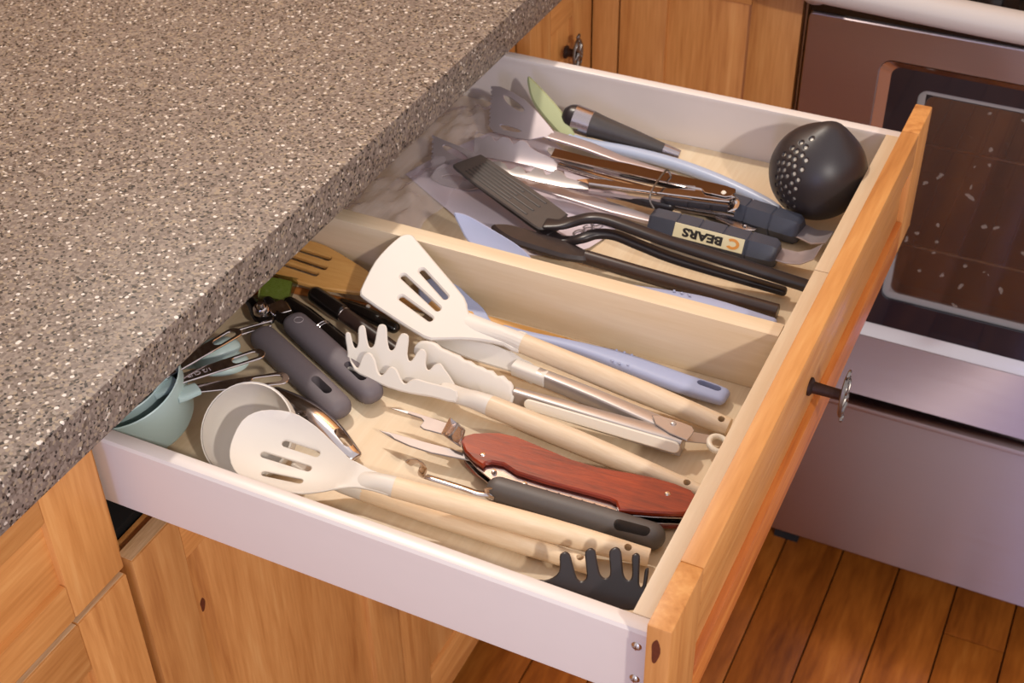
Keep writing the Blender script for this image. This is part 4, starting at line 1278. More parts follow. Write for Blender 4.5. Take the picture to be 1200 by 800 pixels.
# ---------------------------------------------------------------- bottle opener with a grey grip
t = thing('bottle_opener', 'hooked steel opener with a dark grey rubber grip, in front of the corkscrew', 'opener', base((-0.1092, 0.1297, -0.05)))
Mo = MF(((-0.0496, 0.1322, -0.053), (-0.99901, -0.04297, 0.01151), (0.0115, 0.00049, 0.99993)))
h = obj('grip', sweep([(0.1303 * k / 4, 0, 0) for k in range(5)], [(0.0105 * q, 0.0105 * q) for q in (1.0, 1.02, 1.0, 0.98, 0.97)], seg=24, ex=2.3, caps='round', sub=3), 'dgrip', Mo, t)
cut(h, [plate(rslot((0.004, 0.005), (0.026, 0.006), 0.0036), 0.05, 0.0001)])
obj('shank', sweep([(-0.1751, 0.1265, -0.05), (-0.1879, 0.1153, -0.05), (-0.2082, 0.1156, -0.051), (-0.2397, 0.1158, -0.052)], [(0.003, 0.0012)] * 4, seg=12, sub=4), 'chrome', None, t)
obj('hook', sweep([(-0.2373, 0.1158, -0.052), (-0.2431, 0.1135, -0.05), (-0.2417, 0.1149, -0.042), (-0.2451, 0.1158, -0.038), (-0.252, 0.1166, -0.04), (-0.256, 0.1161, -0.044)], [(0.0035, 0.0010)] * 6, up=(0, 1, 0.3), seg=12, sub=4), 'chrome', None, t)
obj('collar', sweep([(-0.178, 0.1231, -0.05), (-0.1836, 0.1192, -0.046), (-0.1854, 0.1165, -0.05), (-0.1793, 0.1162, -0.052)], [(0.003, 0.001)] * 4, up=(0, 1, 0.2), seg=10, sub=4), 'chrome', None, t)

# ---------------------------------------------------------------- black pasta server in the near corner
t = thing('pasta_server', 'black nylon pasta server with its teeth up in the near front corner', 'pasta server', base((-0.0692, 0.0705, -0.06)))
Mq = MF(((-0.0975, 0.0398, -0.04), (0.98799, 0.15451, 0.0), (0.11482, -0.73422, 0.66913)))
ol = [(-0.0099, 0.0004), (-0.0053, 0.0039), (0.002, 0.007), (0.007, 0.0113), (0.0083, 0.0163), (0.0062, 0.0241), (0.0067, 0.0267), (0.0093, 0.0286), (0.0123, 0.0279), (0.0145, 0.0252), (0.0198, 0.0156), (0.0225, 0.0117), (0.0256, 0.0105), (0.0282, 0.0123), (0.0287, 0.0162), (0.0241, 0.0291), (0.0244, 0.0326), (0.0266, 0.0347), (0.0299, 0.0341), (0.0321, 0.0308), (0.0366, 0.0207), (0.0394, 0.0172), (0.0422, 0.0162), (0.0448, 0.0177), (0.0449, 0.0221), (0.0414, 0.0327), (0.0416, 0.0365), (0.0447, 0.039), (0.048, 0.0381), (0.0503, 0.0345), (0.0543, 0.0228), (0.0569, 0.019), (0.0593, 0.0182), (0.0609, 0.0198), (0.0607, 0.0242), (0.0581, 0.0336), (0.0585, 0.0365), (0.0605, 0.0379), (0.0628, 0.0371), (0.0641, 0.0336), (0.0672, 0.018), (0.0693, 0.0154), (0.07, 0.0186), (0.0693, 0.026), (0.0697, 0.0286), (0.0711, 0.0295), (0.0722, 0.0272), (0.0727, 0.0192), (0.0722, 0.0079), (0.0688, -0.001), (0.0553, -0.0033), (0.0328, -0.0025), (0.01, -0.0011)]
obj('head', plate(ol, 0.0030, 0.0010, (), lambda x, y, z: (x, y, z + 0.010 * math.cos(min(1.57, abs(y) * 40)) - 0.004), 0.005, 2), 'black', Mq, t)
obj('handle', sweep([(-0.1019, 0.0494, -0.052), (-0.19, 0.030, -0.056), (-0.30, 0.026, -0.058)], [(0.006, 0.004), (0.006, 0.004), (0.008, 0.005)], seg=14, sub=4), 'black', None, t)

# ================================================================ far compartment
# white leaflet with print
t = thing('leaflet', 'white printed paper leaflet lying flat under the barbecue tools', 'leaflet', base((-0.3766, 0.5581, -0.0635)))
Mp = MF(((-0.251, 0.4981, -0.0632), (-0.98828, 0.15268, 0.0), (0.0, 0.0, 1.0)))
obj('sheet', plate([(0.2474, 0.0011), (0.2382, -0.057), (0.2214, -0.1247), (0.1904, -0.1401), (0.148, -0.1469), (0.0603, -0.0973), (-0.0026, -0.0428), (-0.0012, -0.0081), (0.0015, 0.0138), (0.0167, 0.0381), (0.059, 0.0676), (0.1249, 0.0499), (0.1544, 0.0384)], 0.0004, 0.0001, (),
                   lambda x, y, z: (x, y, z + 0.0010 * (1 + math.sin(x * 70 + y * 40))), 0.008), 'paper', Mp, t)
Mw = MF(((-0.2783, 0.489, -0.06), (0.37013, 0.92898, 0.0), (0.0, 0.0, 1.0)))
obj('print', xf(letters('OSO', 0.0150, 0.00005, 0.0002), Matrix.Translation((0.0273, 0.0, 0.0008)) @ Matrix.Diagonal((1.35, 1, 1, 1))), 'grey_ink', Mw, t)

# crumpled clear bag
t = thing('plastic_bag', 'crumpled clear plastic bag at the back of the far compartment', 'bag', base((-0.5061, 0.6032, -0.06)))
rb = random.Random(3)
n1, n2 = 26, 40
vs, fs = [], []
for i in range(n1):
    for j in range(n2):
        x = -0.520 + 0.098 * i / (n1 - 1)
        y = 0.385 + 0.330 * j / (n2 - 1)
        q = noise.noise((x * 34, y * 26, 1.3)) + 0.7 * noise.noise((x * 85, y * 70, 4.1))
        e = min(i, n1 - 1 - i, j, n2 - 1 - j) / 5.0
        x += 0.016 * noise.noise((x * 20, y * 24, 8.8)) * (i / n1)
        vs.append((x, y, -0.0600 + min(1, e) * (0.018 + 0.015 * q) + 0.001))
for i in range(n1 - 1):
    for j in range(n2 - 1):
        a = i * n2 + j
        fs.append((a, a + 1, a + n2 + 1, a + n2))
obj('film', (vs, fs), 'film', None, t, 80)


# ---------------------------------------------------------------- barbecue turners with navy grips
def bbq(label, fr_grip, L, r, grooves, fr_head, head, holes, bar_pts, bar_r, tail, fr_tail, lab=False):
    t = thing('barbecue_turner', label, 'turner', base(fr_grip[0]), 'barbecue tools with navy grips')
    Mx = MF(fr_grip)
    st = [0.0, 0.004]
    rad = [r * 0.80, r * 0.97]
    for gx in grooves:
        st += [gx * L - 0.0012, gx * L - 0.0005, gx * L + 0.0005, gx * L + 0.0012]
        rad += [r, r * 0.93, r * 0.93, r]
    st += [L - 0.004, L]
    rad += [r * 0.97, r * 0.85]
    g = obj('grip', sweep([(a, 0, 0) for a in st], rad, seg=6, caps='flat'), 'navy', Mx, t, 30)
    tag(g, 'navy ribbed rubber grip')
    obj('head', [plate(head, 0.0018, 0.0006, holes, None, 0.01, 1)], 'head_steel', MF(fr_head), t, 15)
    bar(bar_pts, bar_r, 'head_steel', t, 'bar', None, ex=6.0, sub=2, seg=16)
    obj('tail', plate(tail, 0.0018, 0.0005, (), lambda x, y, z: (x, y, z + 18.0 * min(0, x + 0.012) ** 2), 0.004), 'head_steel', MF(fr_tail), t)
    return t, g, Mx


def serrate(poly_tail, a, b, n, d):
    """Saw-toothed edge from a to b followed by the rest of the loop."""
    a, b = Vector(a), Vector(b)
    nn = (b - a).normalized()
    nn = Vector((-nn.y, nn.x)) * d
    o = []
    for i in range(n):
        p = a + (b - a) * (i / n)
        q = a + (b - a) * ((i + 0.55) / n)
        o += [tuple(p), tuple(p + nn), tuple(q + nn), tuple(q)]
    o.append(tuple(b))
    return o + poly_tail


t, g, Mx = bbq('barbecue turner with serrated steel head, its navy grip bearing a cream team label', ((-0.0741, 0.5342, -0.049), (-0.99988, 0.00151, 0.01512), (0.01512, -2e-05, 0.99989)), 0.1323, 0.0158, (0.22, 0.41, 0.60, 0.78),
    ((-0.3767, 0.5589, -0.05), (-0.993, -0.1052, 0.05368), (0.0989, -0.49232, 0.86478)), serrate([(0.0702, 0.0285), (0.0543, 0.0283), (0.04, 0.0269), (0.0298, 0.0223), (-0.0029, 0.0089), (-0.0051, -0.0023), (0.0026, -0.0079), (0.0231, -0.0105), (0.0426, -0.0155), (0.0559, -0.0194), (0.07, -0.0225), (0.0869, -0.0251)], (0.1012, -0.0283), (0.0847, 0.024), 9, -0.0016),
    [catmull([(0.086, -0.0181), (0.0809, -0.0194), (0.0688, -0.0163), (0.0586, -0.0127), (0.0554, -0.0092), (0.0618, -0.0076), (0.0728, -0.0104), (0.0832, -0.0144)], 2, True), catmull([(0.0741, 0.0171), (0.0646, 0.0131), (0.0549, 0.0124), (0.0462, 0.0146), (0.0483, 0.0172), (0.0592, 0.0199), (0.072, 0.0203)], 2, True)],
    [(-0.1966, 0.5354, -0.047), (-0.2504, 0.5408, -0.047), (-0.3222, 0.5499, -0.048), (-0.3793, 0.5559, -0.049)], [(0.0045, 0.003), (0.0085, 0.002), (0.0085, 0.0018), (0.008, 0.0014)],
    [(0.0099, -0.0117), (0.0013, -0.0124), (-0.0162, -0.0124), (-0.0282, -0.0155), (-0.0383, -0.0194), (-0.0371, 0.0084), (-0.025, 0.0108), (-0.0103, 0.0105), (0.003, 0.0095)], ((-0.0733, 0.5346, -0.05), (-0.99996, 0.00873, 0.0), (0.0, 0.0, 1.0)), True)
# label on the facet that faces the camera
Lb = 0.1323
fz = Mx @ Matrix.Rotation(R(-60), 4, 'X')
lb = obj('label', plate([(Lb * 0.24, -0.0072), (Lb * 0.79, -0.0072), (Lb * 0.79, 0.0072), (Lb * 0.24, 0.0072)], 0.0010, 0.0003), 'label', fz @ T(0, 0, 0.0158 * math.cos(R(30)) + 0.0003), g)
obj('label_print', xf(letters('BEARS', 0.0120, 0.00005, 0.0006), Matrix.Translation((Lb * 0.56, 0.0, 0.0158 * math.cos(R(30)) + 0.0009)) @ Matrix.Diagonal((1.25, 0.95, 1, 1))), 'black_ink', fz, g)
cc = [(0.0062 * math.cos(R(a)), 0.0054 * math.sin(R(a))) for a in range(38, 323, 12)] + [(0.0034 * math.cos(R(a)), 0.0027 * math.sin(R(a))) for a in range(322, 37, -12)]
obj('label_emblem', xf(plate([(a * 1.15, b) for a, b in cc], 0.0003, 0.0001), T(Lb * 0.325, 0, 0.0158 * math.cos(R(30)) + 0.0009)), 'orange_ink', fz, g)

t, g, Mx = bbq('barbecue turner with wide steel head, its plain navy grip half under the steel tongs', ((-0.0656, 0.5844, -0.049), (-0.99262, 0.12107, 0.00752), (0.00746, -0.00091, 0.99997)), 0.133, 0.0160, (0.22, 0.43, 0.64, 0.85),
    ((-0.3654, 0.6334, -0.034), (-0.97897, 0.19042, 0.07324), (-0.04021, -0.53203, 0.84577)), serrate([(0.0617, 0.0248), (0.0496, 0.0231), (0.0364, 0.0214), (0.0182, 0.0169), (0.0048, 0.0069), (-0.0063, 0.0078), (-0.0034, -0.0038), (0.0098, -0.0098), (0.0292, -0.018), (0.0504, -0.025), (0.0716, -0.028), (0.0886, -0.0281)], (0.0974, -0.0249), (0.0694, 0.0222), 9, -0.0014),
    [catmull([(0.0777, -0.0199), (0.0703, -0.0207), (0.0566, -0.0181), (0.0458, -0.0144), (0.0458, -0.0108), (0.0566, -0.0109), (0.0694, -0.0138)], 2, True), catmull([(0.0596, 0.0144), (0.0545, 0.0121), (0.0434, 0.0108), (0.0327, 0.0109), (0.0398, 0.0146), (0.0533, 0.0175)], 2, True)],
    [(-0.1426, 0.6038, -0.046), (-0.2247, 0.6206, -0.042), (-0.2767, 0.6207, -0.038), (-0.3171, 0.6284, -0.036), (-0.3646, 0.6317, -0.034)], [(0.003, 0.003), (0.003, 0.0025), (0.0062, 0.002), (0.0080, 0.002), (0.0085, 0.0016)],
    [(0.0139, -0.0133), (0.0053, -0.0133), (-0.0143, -0.0095), (-0.033, -0.0052), (-0.036, 0.0215), (-0.0197, 0.018), (-0.0046, 0.0135), (0.0052, 0.0126)], ((-0.066, 0.5858, -0.05), (-0.98789, 0.15518, 0.0), (0.0, 0.0, 1.0)))

# ---------------------------------------------------------------- polished tongs, tied, and a second pair beneath
def scalloped(fr_, up_, lo_, mat, parent, name='tip', th=0.0014, curve=16.0):
    pts = up_ + lo_
    return obj(name, plate(pts, th, 0.0004, (), lambda x, y, z: (x, y, z + curve * y * y), 0.004), mat, MF(fr_), parent)


t = thing('steel_tongs', 'polished steel tongs held shut by a wire tie, on top of the barbecue tools', 'tongs', base((-0.1468, 0.585, -0.03)))
Mx = MF(((-0.1391, 0.5764, -0.022), (-0.99806, 0.05385, -0.03131), (-0.03126, 0.00169, 0.99951)))
u_ = [(-0.0004, -0.0129), (0.0115, -0.0148), (0.0236, -0.0148), (0.0582, -0.0138), (0.0734, -0.0135), (0.1194, -0.0136), (0.158, -0.0087), (0.2061, -0.0107), (0.2018, 0.0074), (0.1501, 0.0073), (0.1098, 0.007), (0.0649, 0.006), (0.0325, 0.0022), (0.0041, 0.0036), (-0.0057, 0.0027)]
obj('arm', plate(u_, 0.0024, 0.0008), 'chrome', Mx, t, 15)
obj('arm_side', sweep([(-0.1766, 0.5772, -0.0245), (-0.2043, 0.5746, -0.0255), (-0.2493, 0.5762, -0.027), (-0.2898, 0.5784, -0.0285)], [(0.0009, 0.0040)] * 4, seg=10, ex=5, caps='flat', sub=2), 'chrome', None, t)
Mx = MF(((-0.137, 0.5704, -0.023), (-0.98851, -0.14557, -0.04062), (-0.04019, -0.00592, 0.99917)))
u_ = [(-0.003, -0.0073), (-0.0, 0.005), (0.0129, 0.0053), (0.0479, 0.0047), (0.079, 0.0039), (0.1016, 0.0029), (0.1474, 0.0008), (0.1616, -0.004), (0.1525, -0.0077), (0.1329, -0.0102), (0.105, -0.0075), (0.0645, -0.0069), (0.034, -0.0135), (0.0074, -0.0117)]
obj('arm', plate(u_, 0.0024, 0.0008), 'chrome', Mx, t, 15)
obj('arm_side', sweep([(-0.1366, 0.5626, -0.0285), (-0.1825, 0.5566, -0.03), (-0.2364, 0.5517, -0.0325), (-0.2824, 0.5479, -0.0345)], [(0.0009, 0.0052)] * 4, seg=10, ex=5, caps='flat', sub=2), 'chrome', None, t)
Mx = MF(((-0.1348, 0.574, -0.0205), (-0.99702, 0.07236, -0.0268), (-0.02673, 0.00194, 0.99964)))
hb = obj('hinge_plate', plate([(0.0351, 0.0008), (0.0291, 0.0061), (0.0071, 0.0053), (0.0023, 0.0011), (0.001, -0.0068), (0.0039, -0.0137), (0.0154, -0.0145), (0.0275, -0.0141)], 0.0012, 0.0004), 'chrome', Mx, t)
r0 = (0.0118, -0.0015)
obj('rivet', xf(lathe([(0, 0.0022), (0.0018, 0.0019), (0.0028, 0.0006)], 14), T(r0[0], r0[1], 0)), 'creamy', Mx, hb)
obj('hinge_curl', sweep([(-0.1383, 0.5802, -0.026), (-0.1343, 0.5801, -0.03), (-0.1354, 0.5708, -0.033), (-0.1439, 0.5669, -0.034)], [(0.0050, 0.0010)] * 4, up=(0, 0, 1), seg=10, sub=4), 'chrome', None, t)
scalloped(((-0.2849, 0.5534, -0.031), (-0.99892, 0.00911, -0.04553), (-0.04149, -0.61531, 0.78719)), [(-0.0025, 0.0014), (0.0133, 0.0007), (0.0256, -0.0008), (0.0324, -0.0063), (0.0404, -0.0067), (0.0444, -0.0009), (0.0488, 0.0009), (0.0548, -0.0048), (0.0629, -0.0052), (0.0669, 0.0005), (0.071, 0.0033), (0.0769, -0.002), (0.0842, -0.0025), (0.0887, 0.0019), (0.0922, 0.0035), (0.0983, -0.0023), (0.1062, -0.0042), (0.1136, -0.0018)],
          [(0.1107, 0.0032), (0.0861, 0.0093), (0.0553, 0.0111), (0.0256, 0.011), (-0.0028, 0.0082)], 'tongs_steel', t)
scalloped(((-0.2909, 0.5902, -0.029), (-0.97532, 0.20725, -0.0762), (-0.1867, -0.58973, 0.78572)), [(0.0, 0.0), (0.0116, -0.001), (0.0199, -0.0039), (0.0282, -0.0027), (0.0332, 0.0007), (0.041, -0.0034), (0.049, -0.0034), (0.0525, 0.0007), (0.059, -0.0028), (0.0653, -0.0016)],
          [(0.0651, 0.0031), (0.0516, 0.0089), (0.0298, 0.0113), (0.0059, 0.0099), (-0.0038, 0.0072)], 'tongs_steel', t)
t = thing('steel_tongs', 'second steel tongs with scalloped ends, lying under the tied tongs', 'tongs', base((-0.1906, 0.5818, -0.05)))
scalloped(((-0.3426, 0.5948, -0.04), (-0.99574, -0.08974, -0.02137), (0.03849, -0.61469, 0.78783)), [(-0.0108, 0.0042), (0.0, 0.0), (0.0107, -0.0033), (0.0212, -0.0056), (0.03, -0.0092), (0.0354, -0.0144), (0.0426, -0.0153), (0.0475, -0.0115), (0.0501, -0.01), (0.0556, -0.0153), (0.0638, -0.016), (0.0686, -0.0117), (0.0711, -0.0097), (0.0764, -0.0145), (0.0824, -0.0141), (0.0864, -0.0104), (0.0908, -0.0117), (0.0963, -0.0093)],
          [(0.0919, 0.0099), (0.0715, 0.0107), (0.0464, 0.0111), (0.0212, 0.0125), (0.0009, 0.0152), (-0.0157, 0.0154)], 'head_steel', t, th=0.0016, curve=10)
bar([(-0.1335, 0.5815, -0.044), (-0.2008, 0.5831, -0.044), (-0.2791, 0.5839, -0.042), (-0.334, 0.5869, -0.041)], [(0.0050, 0.0035), (0.0048, 0.0035), (0.0044, 0.0032), (0.0040, 0.003)], 'chrome', t, 'arm', None, 6.0)
bar([(-0.1355, 0.5837, -0.05), (-0.1889, 0.5772, -0.05), (-0.2622, 0.5695, -0.049), (-0.33, 0.5669, -0.048)], [(0.0050, 0.0030)] * 4, 'steel', t, 'arm', None, 6.0)
o = obj('grip_sleeve', sweep([(-0.2627, 0.5609, -0.04), (-0.2404, 0.5575, -0.0385), (-0.2191, 0.5564, -0.0385), (-0.1979, 0.5597, -0.04)], [0.0052, 0.0062, 0.0064, 0.0068], seg=16, sub=4), 'black', None, t)
o = obj('lock_tab', plate([(0.0472, -0.0019), (0.0346, -0.0033), (0.0162, -0.0039), (0.0012, -0.003), (-0.0014, 0.0001), (0.0002, 0.0044), (0.0113, 0.0089), (0.0208, 0.0083), (0.031, 0.0058), (0.0408, 0.0046)], 0.0014, 0.0004), 'steel', MF(((-0.1088, 0.5749, -0.052), (-0.99847, 0.0345, 0.04313), (0.03788, -0.14057, 0.98935))), t)
r0 = (0.0108, 0.0029)
obj('rivet', xf(lathe([(0, 0.0028), (0.0020, 0.0022), (0.0030, 0.0006)], 14), T(r0[0], r0[1], 0)), 'chrome', MF(((-0.1088, 0.5749, -0.052), (-0.99847, 0.0345, 0.04313), (0.03788, -0.14057, 0.98935))), o)
t = tag(obj('wire_tie', sweep([(-0.2074, 0.587, -0.022), (-0.2118, 0.5853, -0.0155), (-0.2128, 0.5612, -0.016), (-0.2127, 0.5434, -0.019), (-0.211, 0.5386, -0.026), (-0.2056, 0.5348, -0.03)], 0.0011, seg=8, sub=5), 'pewter'),
        'thin wire twist tie looped around the polished tongs', 'wire tie')

# ---------------------------------------------------------------- black nylon turners
def ribbed_turner(label, fr_, ol, ribs, path, rads, matb):
    t = thing('nylon_turner', label, 'turner', base(path[-1]), 'black nylon turners')
    b = obj('blade', plate(ol, 0.0034, 0.0012, (), None, 0.01, 2), matb, MF(fr_), t)
    if ribs:
        for a, b_ in ribs:
            a, b_ = Vector(a), Vector(b_)
            obj('rib', sweep([(a.x, a.y, 0.0017), (b_.x, b_.y, 0.0017)], (0.0015, 0.0011), seg=8), matb, MF(fr_), b)
    obj('handle', sweep(path, rads, seg=18, ex=3.2, sub=5), 'black', None, t)
    return t


ribbed_turner('black nylon turner with curved neck lying under the ribbed one', ((-0.289, 0.4601, -0.041), (-0.86662, 0.49501, 0.06275), (0.05449, -0.03112, 0.99803)), [(0.145, 0.0141), (0.1479, 0.0069), (0.1443, -0.0224), (0.1262, -0.0266), (0.0132, -0.0351), (0.0059, -0.0276), (-0.0005, -0.006), (0.0007, 0.0037), (0.0102, 0.0053), (0.107, 0.0131)], None,
    [(-0.291, 0.4667, -0.0415), (-0.2776, 0.4619, -0.043), (-0.2657, 0.4623, -0.042), (-0.2532, 0.4632, -0.036), (-0.2412, 0.4737, -0.034), (-0.2237, 0.4799, -0.035), (-0.1956, 0.4778, -0.038), (-0.1526, 0.4779, -0.044), (-0.0532, 0.4887, -0.057)],
    [(0.006, 0.0022), (0.006, 0.003), (0.006, 0.0038), (0.006, 0.004), (0.006, 0.004), (0.006, 0.004), (0.006, 0.004), (0.0062, 0.004), (0.0055, 0.0035)], 'black')
tv = [(0.1361, 0.0173), (0.134, -0.0185), (0.003, -0.0192), (0.0002, 0.0183)]
rbs = []
for k in range(7):
    q = 0.13 + 0.74 * k / 6
    a = tuple(tv[0][i] * (1 - q) + tv[1][i] * q for i in (0, 1))
    b = tuple(tv[3][i] * (1 - q) + tv[2][i] * q for i in (0, 1))
    s0, s1 = (0.12, 0.60) if k % 2 else (0.12, 0.82)
    rbs.append((tuple(a[i] + (b[i] - a[i]) * s0 for i in (0, 1)), tuple(a[i] + (b[i] - a[i]) * s1 for i in (0, 1))))
ribbed_turner('black nylon turner with a worn grey ribbed blade, on top in the far compartment', ((-0.2895, 0.4736, -0.033), (-0.91852, 0.386, 0.08553), (0.07885, -0.03314, 0.99634)), [(0.1367, 0.0169), (0.1381, 0.0111), (0.1351, -0.0158), (0.1311, -0.0196), (0.1125, -0.0203), (0.0594, -0.021), (0.0056, -0.0205), (-0.0012, -0.0176), (-0.0037, -0.0047), (-0.004, 0.0129), (-0.0013, 0.0186), (0.0055, 0.0204), (0.0395, 0.02), (0.0921, 0.0206), (0.128, 0.0195)], rbs,
    [(-0.2938, 0.4666, -0.032), (-0.2798, 0.4688, -0.0305), (-0.2675, 0.4745, -0.027), (-0.2528, 0.4787, -0.0215), (-0.236, 0.4821, -0.0205), (-0.2082, 0.4805, -0.022), (-0.1627, 0.4784, -0.026), (-0.0857, 0.4826, -0.0355), (-0.0302, 0.488, -0.044)],
    [(0.0090, 0.0022), (0.0078, 0.003), (0.007, 0.0038), (0.0066, 0.0042), (0.0066, 0.0044), (0.0066, 0.0044), (0.0068, 0.0044), (0.0072, 0.0044), (0.0074, 0.0044)], 'ribbed')

# ---------------------------------------------------------------- dark brush, lilac spoon
t = thing('basting_brush', 'dark silicone basting brush with a brown tube handle next to the divider', 'brush', base((-0.0488, 0.452, -0.055)))
obj('head', plate([(0.0017, -0.0054), (0.0309, -0.0123), (0.049, -0.0125), (0.0744, -0.0122), (0.0895, -0.0109), (0.1034, -0.0037), (0.1, 0.0027), (0.0864, 0.01), (0.0703, 0.0143), (0.0468, 0.0147), (0.0262, 0.015), (0.012, 0.0123), (-0.0014, 0.007)], 0.0085, 0.0030, (), None, 0.01, 2), 'bristle', MF(((-0.2409, 0.4521, -0.048), (-0.98778, -0.10096, 0.11877), (0.11816, 0.01208, 0.99292))), t)
obj('handle', sweep([(-0.2442, 0.4514, -0.0485), (-0.1773, 0.4508, -0.051), (-0.108, 0.4524, -0.054), (-0.0484, 0.4537, -0.0565)], [0.0072, 0.0076, 0.0078, 0.0078], seg=22, caps='flat', sub=3), 'brown', None, t)

t = thing('silicone_spoon', 'lilac silicone spoon standing on edge behind the divider', 'spoon', base((-0.1191, 0.4347, -0.05)))
obj('bowl', plate([(0.0913, 0.0017), (0.0894, -0.0014), (0.0779, -0.0052), (0.0539, -0.0067), (0.029, -0.0067), (0.0139, -0.0047), (0.0012, -0.0003), (-0.0101, 0.0081), (0.0003, 0.0147), (0.0215, 0.0199), (0.045, 0.0203), (0.0654, 0.0165), (0.0808, 0.0083)], 0.0030, 0.0011, (), bowl_bend((0.0406, 0.0059), 0.055, 0.025, 0.010), 0.005, 3), 'lilac', MF(((-0.2796, 0.4062, -0.033), (-0.95162, 0.05703, 0.30193), (0.2311, -0.51475, 0.82561))), t)
hs_ = obj('handle', sweep([(-0.2813, 0.4038, -0.04), (-0.2271, 0.3992, -0.036), (-0.1734, 0.3951, -0.031), (-0.1412, 0.3995, -0.031), (-0.1022, 0.4072, -0.033), (-0.0425, 0.4133, -0.039)], [(0.006, 0.004), (0.0065, 0.0045), (0.0085, 0.0045), (0.0100, 0.0045), (0.0095, 0.0045), (0.006, 0.004)], seg=18, sub=4), 'lilac', None, t)
tag(obj('grip_bumps', [xf(lathe([(0.0014, 0.0), (0.001, 0.0010), (0.0, 0.0013)], 8), T(*p)) for p in [(-0.1353, 0.4053, -0.0262), (-0.1277, 0.4051, -0.0262), (-0.1201, 0.4049, -0.0262)]], 'lilac', None, hs_), kind='stuff')

# ---------------------------------------------------------------- against the far wall
t = thing('silicone_spatula', 'spatula with pale green blade and long pale blue handle against the far drawer side', 'spatula', base((-0.113, 0.6289, -0.055)))
obj('blade', plate([(0.1067, 0.0048), (0.1103, 0.0009), (0.1076, -0.0007), (0.0927, -0.0018), (0.0804, -0.0024), (0.0525, -0.0028), (0.0359, -0.0006), (0.0185, 0.0028), (0.009, 0.0075), (0.018, 0.0151), (0.0383, 0.0167), (0.0605, 0.0171), (0.0781, 0.0161), (0.0911, 0.0126)], 0.0060, 0.0022, (), lambda x, y, z: (x, y, z - 6 * y * y), 0.006, 2), 'green', MF(((-0.3275, 0.6484, -0.047), (-0.82725, 0.39161, 0.40285), (0.12062, -0.57652, 0.80813))), t)
obj('handle', sweep([(-0.3489, 0.6498, -0.042), (-0.3279, 0.6541, -0.048), (-0.2808, 0.6615, -0.052), (-0.2298, 0.6621, -0.0545), (-0.1779, 0.6542, -0.0565), (-0.1246, 0.6371, -0.0575), (-0.101, 0.6269, -0.058)], [(0.006, 0.003), (0.0066, 0.005), (0.0078, 0.0062), (0.0080, 0.0066), (0.0074, 0.0062), (0.0060, 0.0055), (0.0045, 0.0045)], seg=20, sub=4), 'sky', None, t)

t = thing('tapered_handle', 'worn dark grey tapered handle with two steel ferrules leaning on the far drawer side', 'utensil handle', base((-0.334, 0.6927, -0.05)))
Mz = MF(((-0.231, 0.6842, -0.056), (-0.97644, -0.09419, 0.19414), (0.19324, 0.01864, 0.98097)))
Lz = 0.1391
obj('handle', sweep([(0.020, 0, 0), (Lz * 0.4, 0, 0), (Lz * 0.65, 0, 0), (Lz - 0.034, 0, 0)], [0.0070, 0.0105, 0.0132, 0.0150], seg=24, caps='flat', sub=3), 'ribbed', Mz, t)
f1 = obj('ferrule', sweep([(Lz - 0.0335, 0, 0), (Lz - 0.0135, 0, 0)], [0.0153, 0.0160], seg=28, caps='flat'), 'steel', Mz, t)
obj('end_cap', sweep([(Lz - 0.013, 0, 0), (Lz - 0.006, 0, 0), (Lz - 0.001, 0, 0)], [0.0156, 0.0135, 0.009], seg=24, sub=3, caps='flat'), 'black', Mz, t)
obj('ferrule', sweep([(0.001, 0, 0), (0.0195, 0, 0)], [0.0056, 0.0071], seg=20, caps='flat'), 'steel', Mz, t)

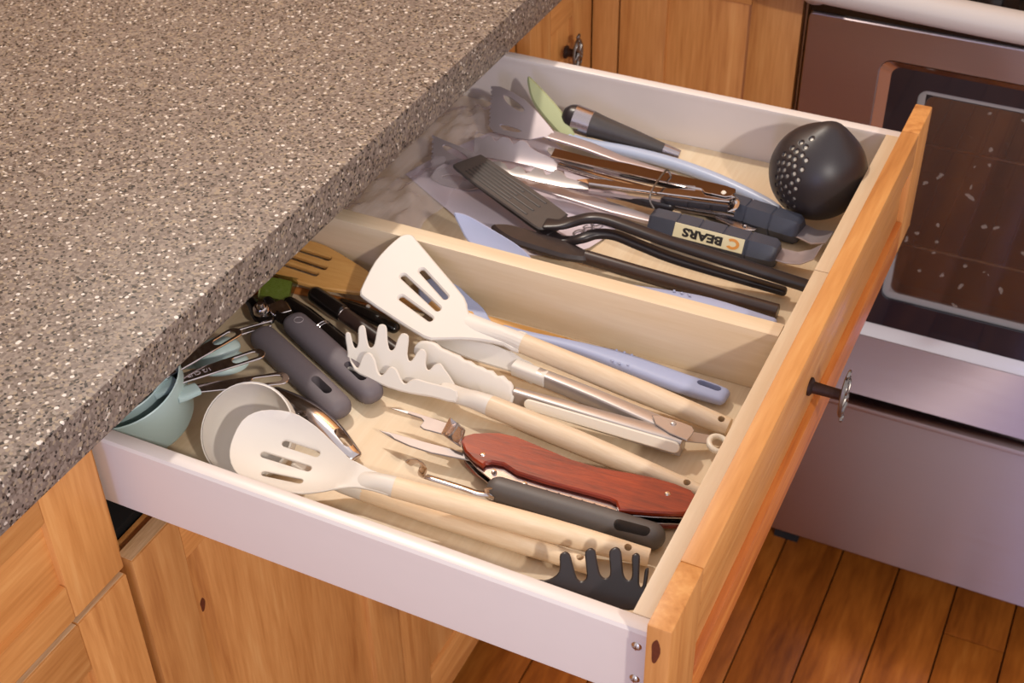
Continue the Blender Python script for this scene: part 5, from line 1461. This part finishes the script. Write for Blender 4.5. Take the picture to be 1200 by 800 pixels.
# ---------------------------------------------------------------- perforated ladle head
t = thing('strainer_ladle', 'large matt black ladle head with small round holes in the far front corner', 'ladle', base((-0.0681, 0.64, -0.0115)))
Rs = 0.0485
hl = [(-0.0013, 0.0117), (-0.009, 0.0046), (-0.0017, 0.0014), (-0.0153, -0.0033), (-0.0083, -0.0054), (-0.001, -0.0072), (-0.0217, -0.0116), (-0.0139, -0.012), (-0.0065, -0.0132), (0.0054, -0.0103), (-0.0261, -0.0207), (-0.0186, -0.0198), (-0.0109, -0.0195), (-0.0034, -0.0194), (0.0055, -0.0202), (-0.0221, -0.028), (-0.0141, -0.0266), (-0.0235, -0.0365), (-0.0159, -0.0337), (-0.0084, -0.0314), (-0.0009, -0.0268), (0.0055, -0.0311), (-0.0239, -0.0451), (-0.0165, -0.041), (-0.0009, -0.0367), (-0.008, -0.0428), (0.0052, -0.0408), (-0.0145, -0.048), (-0.0215, -0.0542), (-0.0019, -0.0473), (-0.0111, -0.0547), (0.005, -0.0529), (-0.0165, -0.0626), (-0.0046, -0.0607), (0.0051, -0.0636), (-0.0067, -0.0699)]


def dome(x, y, z):
    r_ = math.hypot(x, y)
    th = r_ / Rs
    q = Rs + z
    if r_ < 1e-9:
        return (0, 0, q)
    a = math.atan2(y, x)
    q += 0.0085 * math.exp(-((x - LIP[0]) ** 2 + (y - LIP[1]) ** 2) / 0.00030)
    return (q * math.sin(th) * x / r_, q * math.sin(th) * y / r_, q * math.cos(th))


LIP = (0.009, 0.0344)
rm = Rs * 2.0
obj('bowl', plate([(rm * math.cos(a), rm * math.sin(a)) for a in [2 * math.pi * i / 64 for i in range(64)]], 0.0022, 0.0008,
                  [circ(p, 0.0021, 10) for p in hl if math.hypot(*p) < rm - 0.004], dome, 0.0055), 'ladle', MF(((-0.0681, 0.64, -0.0115), (0.95699, -0.29013, 0.0), (-0.17347, -0.57217, 0.80158))), t, 50)
Rin = Rs - 0.0022
hc = (sum(p[0] for p in hl) / len(hl), sum(p[1] for p in hl) / len(hl))
hrr = max(math.hypot(p[0] - hc[0], p[1] - hc[1]) for p in hl) + 0.004
tag(obj('backing', plate(circ(hc, hrr, 36), 0.0006, 0.0002, (), lambda x, y, z: dome(x, y, z - 0.0013), 0.0055), 'creamy', MF(((-0.0681, 0.64, -0.0115), (0.95699, -0.29013, 0.0), (-0.17347, -0.57217, 0.80158))), t, 50), 'pale inner basket added so the holes look lit')  # added sheet under the shell, its pale colour stands for a lit interior
